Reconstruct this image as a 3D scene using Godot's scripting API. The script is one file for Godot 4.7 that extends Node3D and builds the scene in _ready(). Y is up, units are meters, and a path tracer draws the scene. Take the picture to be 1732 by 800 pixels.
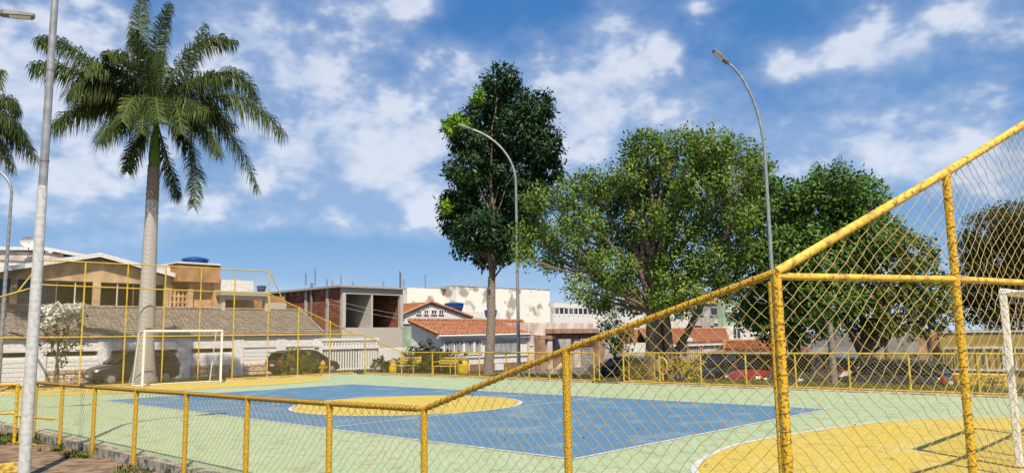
extends Node3D
# World axes follow the court: x runs along it, -z runs across it, y is up, court paint lies at y = 0.
const F := 1299.64
const PITCH := 0.1308
const ROLL := -0.0157
const EYE := 1.6682
const TURN := 0.7619
const STREET := -0.3
const FAR_STREET := -0.8
var right_dir: Vector3
var up_dir: Vector3
var fore_dir: Vector3
var M := {}
var T := {}
var taken := {}
var rng := RandomNumberGenerator.new()

# ---------------------------------------------------------------- photo pixel -> direction -> point on a known plane
func court_dir(x: float, y: float, z: float) -> Vector3:
	return Vector3(x * cos(TURN) - z * sin(TURN), y, -(x * sin(TURN) + z * cos(TURN)))
func ray(px: float, py: float) -> Vector3:
	return right_dir * ((px - 866.0) / F) + up_dir * ((400.0 - py) / F) + fore_dir
func pu(px: float, py: float, u: float) -> Vector3:   # on the wall x = u
	var d := ray(px, py)
	return Vector3(0, EYE, 0) + d * (u / d.x)
func pv(px: float, py: float, v: float) -> Vector3:   # on the wall z = -v
	var d := ray(px, py)
	return Vector3(0, EYE, 0) + d * (-v / d.z)
func pg(px: float, py: float, y: float = 0.0) -> Vector3:   # on the ground at height y
	var d := ray(px, py)
	return Vector3(0, EYE, 0) + d * ((y - EYE) / d.y)
func pd(px: float, py: float, dist: float) -> Vector3:   # at a known distance along the ground
	var d := ray(px, py)
	return Vector3(0, EYE, 0) + d * (dist / Vector2(d.x, d.z).length())

# ---------------------------------------------------------------- mesh collector
class MB:
	var v := PackedVector3Array()
	var n := PackedVector3Array()
	var c := PackedColorArray()
	var ix := PackedInt32Array()
	var col := Color(1, 1, 1)
	func vert(p: Vector3, nn: Vector3) -> int:
		v.push_back(p); n.push_back(nn); c.push_back(col)
		return v.size() - 1
	func tri(a: Vector3, b: Vector3, d: Vector3) -> void:   # counter-clockwise seen from outside
		var nn := (b - a).cross(d - a).normalized()
		var i := vert(a, nn); vert(b, nn); vert(d, nn)
		ix.push_back(i); ix.push_back(i + 2); ix.push_back(i + 1)
	func quad(a: Vector3, b: Vector3, d: Vector3, e: Vector3) -> void:
		var nn := (d - a).cross(e - b).normalized()
		var i := vert(a, nn); vert(b, nn); vert(d, nn); vert(e, nn)
		ix.append_array([i, i + 2, i + 1, i, i + 3, i + 2])
	func box(lo: Vector3, hi: Vector3) -> void:
		hexa([Vector3(lo.x, lo.y, hi.z), Vector3(hi.x, lo.y, hi.z), Vector3(hi.x, lo.y, lo.z), Vector3(lo.x, lo.y, lo.z)],
			[Vector3(lo.x, hi.y, hi.z), Vector3(hi.x, hi.y, hi.z), Vector3(hi.x, hi.y, lo.z), Vector3(lo.x, hi.y, lo.z)])
	func hexa(b: Array, t: Array) -> void:   # bottom and top rings, both counter-clockwise seen from above
		quad(t[0], t[1], t[2], t[3]); quad(b[3], b[2], b[1], b[0])
		for k in 4:
			var j := (k + 1) % 4
			quad(b[k], b[j], t[j], t[k])
	func cbox(lo: Vector3, hi: Vector3, r: float) -> void:   # box with chamfered edges
		var m := (lo + hi) * 0.5
		var h := (hi - lo) * 0.5
		var rr: float = min(r, min(h.x, min(h.y, h.z)) * 0.8)
		for ax in 3:
			for sg in [-1.0, 1.0]:
				var a := Vector3.ZERO; a[ax] = sg * h[ax]
				var p := Vector3.ZERO; p[(ax + 1) % 3] = h[(ax + 1) % 3] - rr
				var q := Vector3.ZERO; q[(ax + 2) % 3] = h[(ax + 2) % 3] - rr
				if sg > 0: quad(m + a - p - q, m + a + p - q, m + a + p + q, m + a - p + q)
				else: quad(m + a - p + q, m + a + p + q, m + a + p - q, m + a - p - q)
		for ax in 3:
			var e1 := (ax + 1) % 3
			var e2 := (ax + 2) % 3
			for s1 in [-1.0, 1.0]:
				for s2 in [-1.0, 1.0]:
					var l := Vector3.ZERO; l[ax] = h[ax] - rr
					var a := Vector3.ZERO; a[e1] = s1 * h[e1]; a[e2] = s2 * (h[e2] - rr)
					var b := Vector3.ZERO; b[e1] = s1 * (h[e1] - rr); b[e2] = s2 * h[e2]
					if s1 * s2 > 0: quad(m + a - l, m + b - l, m + b + l, m + a + l)
					else: quad(m + b - l, m + a - l, m + a + l, m + b + l)
	func bar(p: Vector3, q: Vector3, w: float, hgt: float, up := Vector3.UP) -> void:   # square bar
		var d := (q - p).normalized()
		if abs(d.dot(up)) > 0.98: up = Vector3.RIGHT
		var s := d.cross(up).normalized() * w * 0.5
		var t := s.cross(d).normalized() * hgt * 0.5
		var a := [p - s - t, p + s - t, p + s + t, p - s + t]
		var b := [q - s - t, q + s - t, q + s + t, q - s + t]
		quad(a[3], a[2], a[1], a[0]); quad(b[0], b[1], b[2], b[3])
		for k in 4:
			var j := (k + 1) % 4
			quad(a[k], a[j], b[j], b[k])
	func tube(pts: Array, rad: Array, sides := 8, caps := true) -> void:
		var first := v.size()
		var side := Vector3.ZERO
		var cnt := pts.size()
		for i in cnt:
			var p: Vector3 = pts[i]
			var d: Vector3 = ((pts[min(i + 1, cnt - 1)] as Vector3) - (pts[max(i - 1, 0)] as Vector3)).normalized()
			if side == Vector3.ZERO: side = d.cross(Vector3.UP if abs(d.y) < 0.95 else Vector3.RIGHT).normalized()
			side = (side - d * side.dot(d)).normalized()
			var t := d.cross(side)
			var r: float = rad[i] if i < rad.size() else rad[rad.size() - 1]
			for k in sides:
				var a := TAU * k / sides
				var o := side * cos(a) + t * sin(a)
				vert(p + o * r, o)
		for i in cnt - 1:
			for k in sides:
				var a := first + i * sides + k
				var b := first + i * sides + (k + 1) % sides
				ix.append_array([a, a + sides, b, b, a + sides, b + sides])
		if caps:
			for e in 2:
				var i0 := first + (0 if e == 0 else (cnt - 1) * sides)
				var p: Vector3 = pts[0 if e == 0 else cnt - 1]
				var q: Vector3 = pts[1 if e == 0 else cnt - 2]
				var nn := (p - q).normalized()
				var m := vert(p, nn)
				for k in sides: vert(v[i0 + k], nn)
				for k in sides:
					var a := m + 1 + k
					var b := m + 1 + (k + 1) % sides
					if e == 0: ix.append_array([m, a, b])
					else: ix.append_array([m, b, a])
	func wire(p: Vector3, q: Vector3, r: float) -> void:   # three-sided thin wire
		var d := q - p
		var s := d.cross(Vector3(0.31, 0.2, 0.93)).normalized()
		var t := d.normalized().cross(s)
		var i := v.size()
		for e in 2:
			for k in 3:
				var o := s * cos(TAU * k / 3.0) + t * sin(TAU * k / 3.0)
				vert((p if e == 0 else q) + o * r, o)
		ix.append_array([i, i + 3, i + 1, i + 1, i + 3, i + 4, i + 1, i + 4, i + 2, i + 2, i + 4, i + 5, i + 2, i + 5, i, i, i + 5, i + 3])
	func rings(rs: Array, closed := true) -> void:   # smooth skin over rings of points (each ring counter-clockwise seen from its start)
		var cnt: int = rs[0].size()
		var first := v.size()
		for r in rs:
			for p in r: vert(p, Vector3.ZERO)
		var steps := cnt if closed else cnt - 1
		for i in rs.size() - 1:
			for k in steps:
				var a := first + i * cnt + k
				var b := first + i * cnt + (k + 1) % cnt
				var a2 := a + cnt
				var b2 := b + cnt
				for t in [[a, b, b2], [a, b2, a2]]:
					var nn := (v[t[1]] - v[t[0]]).cross(v[t[2]] - v[t[0]])
					for q in t: n[q] += nn
					ix.append_array([t[0], t[2], t[1]])
		for i in range(first, v.size()):
			n[i] = n[i].normalized() if n[i].length() > 1e-9 else Vector3.UP
	func fan(r: Array) -> void:   # flat lid, counter-clockwise seen from outside
		var m := Vector3.ZERO
		for p in r: m += p
		m /= r.size()
		for k in r.size(): tri(m, r[k], r[(k + 1) % r.size()])
	func lathe(base: Vector3, prof: Array, sides := 16) -> void:   # prof: [radius, height] from bottom to top
		var rs := []
		for q in prof:
			var r := []
			for k in sides:
				var a := TAU * k / sides
				r.push_back(base + Vector3(cos(a) * q[0], q[1], -sin(a) * q[0]))
			rs.push_back(r)
		rings(rs)
	func sheet(poly: PackedVector2Array, y: float) -> void:   # flat sheet facing up; poly in (x, z)
		var t := Geometry2D.triangulate_polygon(poly)
		for k in range(0, t.size(), 3):
			var a := Vector3(poly[t[k]].x, y, poly[t[k]].y)
			var b := Vector3(poly[t[k + 1]].x, y, poly[t[k + 1]].y)
			var d := Vector3(poly[t[k + 2]].x, y, poly[t[k + 2]].y)
			if (b - a).cross(d - a).y > 0: tri(a, b, d)
			else: tri(a, d, b)
	func mesh(m: Material) -> ArrayMesh:
		var arr := []
		arr.resize(Mesh.ARRAY_MAX)
		arr[Mesh.ARRAY_VERTEX] = v; arr[Mesh.ARRAY_NORMAL] = n; arr[Mesh.ARRAY_COLOR] = c; arr[Mesh.ARRAY_INDEX] = ix
		var am := ArrayMesh.new()
		am.add_surface_from_arrays(Mesh.PRIMITIVE_TRIANGLES, arr)
		am.surface_set_material(0, m)
		return am

# ---------------------------------------------------------------- objects, labels
func numbered(called: String) -> String:
	if not taken.has(called):
		taken[called] = 0
		return called
	taken[called] += 1
	return "%s_%03d" % [called, taken[called]]
func tag(o: Node, label: String, category: String, group := "", kind := "") -> Node:
	if label: o.set_meta("label", label)
	if category: o.set_meta("category", category)
	if group: o.set_meta("group", group)
	if kind: o.set_meta("kind", kind)
	return o
func thing(called: String, label: String, category: String, at := Vector3.ZERO, turn := 0.0, group := "") -> Node3D:
	var o := Node3D.new()
	o.name = numbered(called)
	add_child(o)
	o.position = at
	o.rotation.y = turn
	tag(o, label, category, group)
	return o
func obj(called: String, mb: MB, m: Material, parent: Node = null) -> MeshInstance3D:
	var o := MeshInstance3D.new()
	if parent == null:
		o.name = numbered(called)
		parent = self
	else:
		o.name = called
	o.mesh = mb.mesh(m)
	parent.add_child(o, true)
	return o
func share(called: String, mesh: Mesh, at: Transform3D, parent: Node) -> MeshInstance3D:
	var o := MeshInstance3D.new()
	o.name = called
	o.mesh = mesh
	o.transform = at
	parent.add_child(o, true)
	return o
func structure(called: String, mb: MB, m: Material) -> MeshInstance3D:
	var o := obj(called, mb, m)
	o.set_meta("kind", "structure")
	return o
func stuff(o: Node) -> Node:
	o.set_meta("kind", "stuff")
	return o
func bx(called: String, lo: Vector3, hi: Vector3, m: Material, parent: Node, r := 0.0) -> MeshInstance3D:
	var b := MB.new()
	var l := Vector3(min(lo.x, hi.x), min(lo.y, hi.y), min(lo.z, hi.z))
	var h := Vector3(max(lo.x, hi.x), max(lo.y, hi.y), max(lo.z, hi.z))
	if r > 0: b.cbox(l, h, r)
	else: b.box(l, h)
	return obj(called, b, m, parent)

# ---------------------------------------------------------------- materials
func noise_tex(seed_: int, freq: float, octaves: int, lo: float, hi: float, size := 512, type := FastNoiseLite.TYPE_SIMPLEX_SMOOTH, edge0 := 0.0, edge1 := 1.0) -> ImageTexture:
	var f := FastNoiseLite.new()
	f.seed = seed_; f.frequency = freq; f.noise_type = type
	f.fractal_type = FastNoiseLite.FRACTAL_FBM; f.fractal_octaves = octaves
	var src := f.get_seamless_image(size, size)
	src.convert(Image.FORMAT_L8)
	var d := src.get_data()
	for i in d.size():
		var t: float = clamp((d[i] / 255.0 - edge0) / (edge1 - edge0), 0.0, 1.0)
		d[i] = int(255.0 * (lo + (hi - lo) * t))
	var im := Image.create_from_data(size, size, false, Image.FORMAT_L8, d)
	im.generate_mipmaps()
	return ImageTexture.create_from_image(im)
func two_tone(seed_: int, freq: float, octaves: int, a: Color, b: Color, edge0: float, edge1: float, size := 512, stretch := Vector2.ONE) -> ImageTexture:
	var f := FastNoiseLite.new()
	f.seed = seed_; f.frequency = freq; f.fractal_type = FastNoiseLite.FRACTAL_FBM; f.fractal_octaves = octaves
	var src := f.get_seamless_image(size, size)
	src.convert(Image.FORMAT_L8)
	var d := src.get_data()
	var out := PackedByteArray()
	out.resize(size * size * 3)
	var sa := a.linear_to_srgb()
	var sb := b.linear_to_srgb()
	for y in size:
		for x in size:
			var t: float = smoothstep(edge0, edge1, d[(int(y * stretch.y) % size) * size + int(x * stretch.x) % size] / 255.0)
			var q := sa.lerp(sb, t)
			var i := (y * size + x) * 3
			out[i] = q.r8; out[i + 1] = q.g8; out[i + 2] = q.b8
	var im := Image.create_from_data(size, size, false, Image.FORMAT_RGB8, out)
	im.generate_mipmaps()
	return ImageTexture.create_from_image(im)
func lin(r: float, g: float, b: float) -> Color:
	return Color(r, g, b).linear_to_srgb()
func mat(r: float, g: float, b: float, rough := 0.85, tex: Texture2D = null, per_m := 0.5, bump: Texture2D = null, metal := 0.0) -> StandardMaterial3D:
	var m := StandardMaterial3D.new()
	m.albedo_color = lin(r, g, b)
	m.roughness = rough
	m.metallic = metal
	m.metallic_specular = 0.4
	if tex or bump:
		m.uv1_triplanar = true
		m.uv1_world_triplanar = true
		m.uv1_scale = Vector3.ONE * per_m
	if tex: m.albedo_texture = tex
	if bump:
		m.normal_enabled = true
		m.normal_texture = bump
		m.normal_scale = 0.6
	return m
func leaf_mat(back: Color, rough := 0.6) -> StandardMaterial3D:
	var m := StandardMaterial3D.new()
	m.vertex_color_use_as_albedo = true
	m.roughness = rough
	m.metallic_specular = 0.3
	m.cull_mode = BaseMaterial3D.CULL_DISABLED
	m.backlight_enabled = true
	m.backlight = back
	return m
func bump_tex(seed_: int, freq: float, octaves: int, amount: float, size := 512) -> ImageTexture:
	var f := FastNoiseLite.new()
	f.seed = seed_; f.frequency = freq; f.fractal_octaves = octaves
	var im := f.get_seamless_image(size, size)
	im.convert(Image.FORMAT_RGBA8)
	im.bump_map_to_normal_map(amount)
	im.generate_mipmaps()
	return ImageTexture.create_from_image(im)

func make_materials() -> void:
	T.soft = noise_tex(1, 0.006, 5, 0.72, 1.0)
	T.fine = noise_tex(2, 0.03, 4, 0.7, 1.0)
	T.blotch = noise_tex(3, 0.012, 6, 0.7, 1.0, 512, FastNoiseLite.TYPE_SIMPLEX_SMOOTH, 0.25, 0.62)
	T.stain = noise_tex(4, 0.016, 6, 0.55, 1.0, 512, FastNoiseLite.TYPE_SIMPLEX_SMOOTH, 0.25, 0.58)
	T.grit = noise_tex(8, 0.025, 6, 0.8, 1.0)
	T.bump = bump_tex(5, 0.05, 4, 3.0)
	T.rough_bump = bump_tex(6, 0.02, 5, 8.0)
	M.green = court_paint(Color(0.345, 0.445, 0.265), 11)
	M.blue = court_paint(Color(0.085, 0.195, 0.32), 12)
	M.yellow_floor = court_paint(Color(0.54, 0.41, 0.075), 13)
	M.line = mat(0.68, 0.68, 0.62, 0.8, T.grit, 0.6)
	M.slab = mat(0.4, 0.37, 0.31, 0.9, T.stain, 0.5, T.bump)
	M.kerb = mat(0.5, 0.42, 0.33, 0.9, T.blotch, 0.6, T.bump)
	M.walk = mat(0.27, 0.185, 0.115, 0.92, T.blotch, 0.35, T.bump)
	M.asphalt = mat(0.16, 0.15, 0.14, 0.95, T.soft, 0.15, T.rough_bump)
	M.soil = mat(0.2, 0.16, 0.1, 0.95, T.blotch, 0.4, T.rough_bump)
	M.rubble = mat(0.42, 0.35, 0.27, 0.95, T.blotch, 0.9, T.rough_bump)
	M.post = mat(1, 1, 1, 0.5, two_tone(21, 0.045, 3, Color(0.09, 0.04, 0.012), Color(0.68, 0.43, 0.03), 0.4, 0.49), 3.6)
	M.post_clean = mat(1, 1, 1, 0.45, two_tone(22, 0.03, 3, Color(0.16, 0.085, 0.03), Color(0.68, 0.43, 0.03), 0.3, 0.4), 2.2)
	M.rail = mat(1, 1, 1, 0.5, two_tone(23, 0.05, 3, Color(0.14, 0.07, 0.02), Color(0.66, 0.42, 0.03), 0.34, 0.48), 2.6)
	M.rail_clean = mat(1, 1, 1, 0.45, two_tone(24, 0.02, 4, Color(0.24, 0.14, 0.05), Color(0.72, 0.49, 0.07), 0.3, 0.42), 1.5)
	M.pipe_far = mat(0.72, 0.5, 0.06, 0.5, T.soft, 1.0)
	M.wire = mat(0.55, 0.42, 0.16, 0.6)
	M.wire_far = mat(0.52, 0.4, 0.15, 0.6)
	M.wrap = mat(0.16, 0.09, 0.03, 0.7)
	M.goal = mat(1, 1, 1, 0.5, two_tone(25, 0.03, 4, Color(0.3, 0.22, 0.15), Color(0.8, 0.78, 0.72), 0.25, 0.4), 2.0)
	M.net = mat(0.4, 0.38, 0.33, 0.9)
	M.zinc = mat(0.42, 0.44, 0.45, 0.45, T.soft, 1.0, null, 0.35)
	M.pole_paint = mat(1, 1, 1, 0.6, two_tone(26, 0.02, 5, Color(0.4, 0.42, 0.42), Color(0.54, 0.55, 0.54), 0.25, 0.6), 1.1)
	M.lamp_head = mat(0.14, 0.145, 0.15, 0.5)
	M.lens = mat(0.7, 0.7, 0.66, 0.15)
	M.palm_trunk = mat(1, 1, 1, 0.9, two_tone(27, 0.012, 4, Color(0.26, 0.245, 0.23), Color(0.5, 0.48, 0.45), 0.32, 0.6, 512, Vector2(1, 9)), 0.55, T.bump)
	M.palm_upper = mat(1, 1, 1, 0.9, two_tone(28, 0.03, 5, Color(0.14, 0.1, 0.075), Color(0.34, 0.26, 0.2), 0.3, 0.6), 1.0, T.bump)
	M.crownshaft = mat(0.16, 0.26, 0.05, 0.5, T.soft, 1.0)
	M.bark = mat(0.2, 0.15, 0.11, 0.95, T.stain, 1.2, T.rough_bump)
	M.bark_grey = mat(0.27, 0.23, 0.19, 0.95, T.stain, 1.2, T.rough_bump)
	M.leaf = leaf_mat(lin(0.2, 0.28, 0.05))
	M.leaf_gloss = leaf_mat(lin(0.04, 0.07, 0.01), 0.42)
	M.petal = leaf_mat(lin(0.3, 0.3, 0.28), 0.7)
	M.white_wall = mat(0.84, 0.82, 0.79, 0.9, T.grit, 0.35)
	M.stained_wall = mat(1, 1, 1, 0.95, two_tone(31, 0.012, 8, Color(0.36, 0.32, 0.28), Color(0.8, 0.76, 0.69), 0.22, 0.48, 512, Vector2(1, 1)), 0.06)
	M.beige = mat(0.68, 0.48, 0.28, 0.9, T.soft, 0.3)
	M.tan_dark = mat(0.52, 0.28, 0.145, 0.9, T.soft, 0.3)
	M.peach = mat(0.74, 0.47, 0.28, 0.9, T.soft, 0.3)
	M.pink = mat(0.8, 0.68, 0.61, 0.9, T.soft, 0.3)
	M.brown = mat(0.3, 0.16, 0.11, 0.85, T.soft, 0.4)
	M.brown_light = mat(0.45, 0.28, 0.2, 0.85, T.soft, 0.4)
	M.grey_wall = mat(0.52, 0.51, 0.49, 0.95, T.soft, 0.3)
	M.concrete = mat(0.47, 0.44, 0.4, 0.95, T.grit, 0.7, T.bump)
	M.plaster = mat(0.58, 0.54, 0.48, 0.95, T.grit, 0.7, T.bump)
	M.brick = [mat(0.36, 0.13, 0.07, 0.95, T.fine, 1.0), mat(0.42, 0.17, 0.09, 0.95, T.fine, 1.0), mat(0.3, 0.11, 0.06, 0.95, T.fine, 1.0)]
	M.mortar = mat(0.4, 0.34, 0.28, 0.95, T.blotch, 0.6)
	M.tile_grey = mat(1, 1, 1, 0.9, two_tone(32, 0.012, 5, Color(0.16, 0.13, 0.105), Color(0.3, 0.26, 0.215), 0.25, 0.7), 0.3)
	M.tile_red = mat(1, 1, 1, 0.9, two_tone(33, 0.02, 5, Color(0.28, 0.1, 0.05), Color(0.5, 0.25, 0.145), 0.3, 0.6), 0.4)
	M.roof_sheet = mat(0.36, 0.37, 0.38, 0.8, T.soft, 0.3)
	M.green_wall = mat(0.4, 0.55, 0.38, 0.9, T.soft, 0.3)
	M.yellow_wall = mat(0.62, 0.45, 0.15, 0.9, T.soft, 0.3)
	M.stone = [mat(0.6, 0.45, 0.31, 0.95, T.blotch, 0.9, T.rough_bump), mat(0.5, 0.38, 0.28, 0.95, T.blotch, 0.9, T.rough_bump), mat(0.66, 0.52, 0.37, 0.95, T.blotch, 0.9, T.rough_bump)]
	M.white_paint = mat(0.85, 0.84, 0.82, 0.55, T.grit, 0.6)
	M.shutter = mat(0.48, 0.48, 0.48, 0.5, T.soft, 0.6, null, 0.2)
	M.tank = mat(0.02, 0.1, 0.34, 0.45, T.soft, 0.6)
	M.tank_dark = mat(0.06, 0.06, 0.07, 0.6, T.soft, 0.6)
	M.steel = mat(0.25, 0.25, 0.26, 0.5, null, 1.0, null, 0.5)
	M.rust = mat(0.16, 0.08, 0.05, 0.9)
	M.bright_yellow = mat(0.78, 0.52, 0.02, 0.5, T.soft, 1.0)
	M.bench_yellow = mat(0.74, 0.52, 0.1, 0.6, T.blotch, 1.2)
	M.black = mat(0.03, 0.03, 0.03, 0.8)
	M.rubber = mat(0.035, 0.035, 0.035, 0.9)
	M.rim = mat(0.5, 0.5, 0.5, 0.35, null, 1.0, null, 0.6)
	M.sand = mat(0.55, 0.43, 0.3, 0.95, T.blotch, 0.5, T.rough_bump)
	var g := StandardMaterial3D.new()
	g.albedo_color = Color(0.05, 0.06, 0.065)
	g.roughness = 0.06
	g.metallic_specular = 0.6
	M.glass = g
	var w := StandardMaterial3D.new()
	w.albedo_color = Color(0.25, 0.28, 0.3, 0.35)
	w.roughness = 0.04
	w.transparency = BaseMaterial3D.TRANSPARENCY_ALPHA
	M.pane = w
	M.headlight = mat(0.75, 0.76, 0.78, 0.12)
	M.tail = mat(0.35, 0.02, 0.015, 0.2)
	M.plate = mat(0.6, 0.6, 0.6, 0.5)
func court_paint(base: Color, seed_: int) -> StandardMaterial3D:
	# worn paint on concrete: broad fading, fine scuffs and grit
	var size := 1024
	var a := FastNoiseLite.new(); a.seed = seed_; a.frequency = 0.004; a.fractal_octaves = 5
	var b := FastNoiseLite.new(); b.seed = seed_ + 50; b.frequency = 0.06; b.fractal_octaves = 3
	var k := FastNoiseLite.new(); k.seed = seed_ + 90; k.frequency = 0.011; k.fractal_octaves = 5
	var ia := a.get_seamless_image(size, size); ia.convert(Image.FORMAT_L8)
	var ib := b.get_seamless_image(size, size); ib.convert(Image.FORMAT_L8)
	var ik := k.get_seamless_image(size, size); ik.convert(Image.FORMAT_L8)
	var da := ia.get_data(); var db := ib.get_data(); var dk := ik.get_data()
	var out := PackedByteArray(); out.resize(size * size * 3)
	var s0 := base.linear_to_srgb()
	var worn := Color(0.52, 0.48, 0.4).linear_to_srgb()
	var dirt := Color(0.2, 0.17, 0.13).linear_to_srgb()
	for i in size * size:
		var p := da[i] / 255.0
		var q := db[i] / 255.0
		var r := dk[i] / 255.0
		var c := s0.lerp(worn, smoothstep(0.45, 0.9, p) * 0.28)
		c = c.lerp(dirt, smoothstep(0.56, 0.9, r) * 0.34 + smoothstep(0.6, 0.9, q) * 0.26)
		c = c * (0.88 + 0.24 * q)
		out[i * 3] = clampi(c.r8, 0, 255); out[i * 3 + 1] = clampi(c.g8, 0, 255); out[i * 3 + 2] = clampi(c.b8, 0, 255)
	var im := Image.create_from_data(size, size, false, Image.FORMAT_RGB8, out)
	im.generate_mipmaps()
	var m := StandardMaterial3D.new()
	m.albedo_texture = ImageTexture.create_from_image(im)
	m.uv1_triplanar = true
	m.uv1_world_triplanar = true
	m.uv1_scale = Vector3.ONE * 0.17
	m.roughness = 0.75
	m.metallic_specular = 0.35
	m.normal_enabled = true
	m.normal_texture = T.bump
	m.normal_scale = 0.25
	return m

# ---------------------------------------------------------------- sky
func make_sky() -> PanoramaSkyMaterial:
	var w := 2048
	var h := 2048
	var big := FastNoiseLite.new(); big.seed = 7; big.frequency = 0.9; big.fractal_octaves = 5; big.fractal_gain = 0.52
	var small := FastNoiseLite.new(); small.seed = 19; small.frequency = 4.0; small.fractal_octaves = 7; small.fractal_gain = 0.66
	# cloud bodies seen over the court: photo x, y, half width, half height, strength
	var bodies := [[600, 250, 210, 120, 0.55], [420, 60, 70, 60, 0.65], [515, 110, 60, 45, 0.4], [60, 130, 190, 110, 0.6], [150, 330, 260, 110, 0.26],
		[1040, 60, 45, 70, 0.5], [1010, 170, 80, 80, 0.45], [940, 210, 110, 60, 0.35], [1455, 92, 90, 34, 0.62], [1322, 114, 30, 24, 0.6], [1545, 85, 40, 26, 0.42],
		[1130, 86, 26, 24, 0.55], [1450, 240, 150, 60, 0.45], [1650, 270, 130, 60, 0.42], [640, 50, 60, 40, 0.28], [690, 8, 60, 22, 0.6], [1200, 200, 120, 60, 0.3],
		[700, 350, 150, 60, 0.32], [600, 10, 80, 20, 0.35], [1640, 40, 120, 30, 0.28], [1180, 10, 30, 14, 0.45], [800, 110, 60, 40, 0.25],
		[560, 425, 240, 30, -0.55], [380, 445, 150, 26, -0.35], [900, 20, 160, 50, -0.2], [1320, 30, 130, 45, -0.25], [1600, 370, 160, 40, -0.5], [820, 430, 120, 20, -0.2], [1300, 160, 80, 40, -0.1]]
	var out := PackedFloat32Array()
	out.resize(w * h * 3)
	var puff := FastNoiseLite.new(); puff.seed = 41; puff.frequency = 2.2; puff.fractal_octaves = 6; puff.fractal_gain = 0.6
	for j in h:
		var th := PI * (j + 0.5) / h
		var y := cos(th)
		for i in w:
			var o := (j * w + i) * 3
			if y < -0.02:
				out[o] = 0.2; out[o + 1] = 0.19; out[o + 2] = 0.17
				continue
			var ph := TAU * (i + 0.5) / w
			var d := Vector3(sin(ph) * sin(th), y, -cos(ph) * sin(th))
			var along := d.dot(fore_dir)
			if along < 0.6 and (i % 4 != 0 or j % 4 != 0):   # away from the view the same sky, in coarser steps
				var src := ((j - j % 4) * w + i - i % 4) * 3
				if out[src + 2] > 0.0:
					out[o] = out[src]; out[o + 1] = out[src + 1]; out[o + 2] = out[src + 2]
					continue
			var yy: float = max(y, 0.0)
			# clear air: deep overhead, paler low down
			var t: float = pow(1.0 - yy, 3.0)
			var c := Vector3(0.03, 0.125, 0.38).lerp(Vector3(0.14, 0.37, 0.66), t)
			c = c.lerp(Vector3(0.55, 0.66, 0.78), pow(1.0 - yy, 11.0) * 0.8)
			# clouds lie on a flat layer, so they bunch up towards the horizon
			var q := d / (yy + 0.22)
			var n1 := big.get_noise_3d(q.x * 1.3, q.z * 1.3, 1.0)
			var n2 := small.get_noise_3d(d.x * 2.4, d.y * 3.4, d.z * 2.4)
			var n3 := puff.get_noise_3d(d.x * 2.6 + n1 * 0.1, d.y * 3.6, d.z * 2.6)
			var body := 0.0
			if along > 0.5:
				var px := 866.0 + F * d.dot(right_dir) / along
				var py := 400.0 - F * d.dot(up_dir) / along
				for b in bodies:
					var ex: float = (px - b[0]) / b[2]
					var ey: float = (py - b[1]) / b[3]
					var e := ex * ex + ey * ey
					if e < 6.0: body += b[4] * exp(-e * 0.9)
			else:
				body = 0.2 + 0.25 * big.get_noise_3d(d.x * 2.0, d.z * 2.0, 9.0)
			var dens := body * 0.95 + n1 * 0.3 + n2 * 0.62 + n3 * 0.36 - 0.1
			var a := smoothstep(0.1, 0.42, dens)
			var veil := smoothstep(-0.35, 0.6, body * 1.3 + n1 * 0.3 + n2 * 0.3) * 0.42
			a = clampf(a * 0.74 + veil * (1.0 - a), 0.0, 0.86)
			var lit := Vector3(0.74, 0.76, 0.82).lerp(Vector3(0.42, 0.51, 0.68), clampf(0.55 - n2 * 1.7 - n3 * 0.9 - body * 0.25, 0.0, 1.0))
			c = c.lerp(lit, a)
			out[o] = c.x; out[o + 1] = c.y; out[o + 2] = c.z
	var im := Image.create_from_data(w, h, false, Image.FORMAT_RGBF, out.to_byte_array())
	var m := PanoramaSkyMaterial.new()
	m.panorama = ImageTexture.create_from_image(im)
	return m

func _ready() -> void:
	rng.seed = 20240611
	# ------------------------------------------------------------ camera
	right_dir = court_dir(cos(ROLL), sin(ROLL) * cos(PITCH), -sin(ROLL) * sin(PITCH))
	up_dir = court_dir(-sin(ROLL), cos(ROLL) * cos(PITCH), -cos(ROLL) * sin(PITCH))
	fore_dir = court_dir(0.0, sin(PITCH), cos(PITCH))
	var cam := Camera3D.new()
	cam.name = "camera"
	cam.fov = rad_to_deg(2.0 * atan(400.0 / F))
	cam.near = 0.05
	cam.far = 900.0
	cam.transform = Transform3D(Basis(right_dir, up_dir, -fore_dir), Vector3(0, EYE, 0))
	add_child(cam)
	cam.current = true
	# ------------------------------------------------------------ sky, sun, exposure
	var env := Environment.new()
	env.background_mode = Environment.BG_SKY
	var sky := Sky.new()
	sky.sky_material = make_sky()
	env.sky = sky
	env.ambient_light_source = Environment.AMBIENT_SOURCE_SKY
	env.tonemap_mode = Environment.TONE_MAPPER_LINEAR
	env.tonemap_exposure = 1.3
	env.background_energy_multiplier = 0.93
	env.sdfgi_enabled = true
	env.ssao_enabled = true
	env.ssil_enabled = true
	var we := WorldEnvironment.new()
	we.name = "world_environment"
	we.environment = env
	add_child(we)
	var sun := DirectionalLight3D.new()
	sun.name = "sun"
	sun.light_energy = 1.5
	sun.light_color = Color(1.0, 0.95, 0.86)
	sun.light_angular_distance = 0.5
	sun.shadow_enabled = true
	add_child(sun)
	sun.look_at_from_position(Vector3.ZERO, Vector3(-0.5236, -0.788, -0.3246), Vector3.UP)
	make_materials()
	build_ground()
	build_fences()
	build_goals()
	build_lamps()
	build_left_row()
	build_far_row()
	build_trees()
	build_small()

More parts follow.
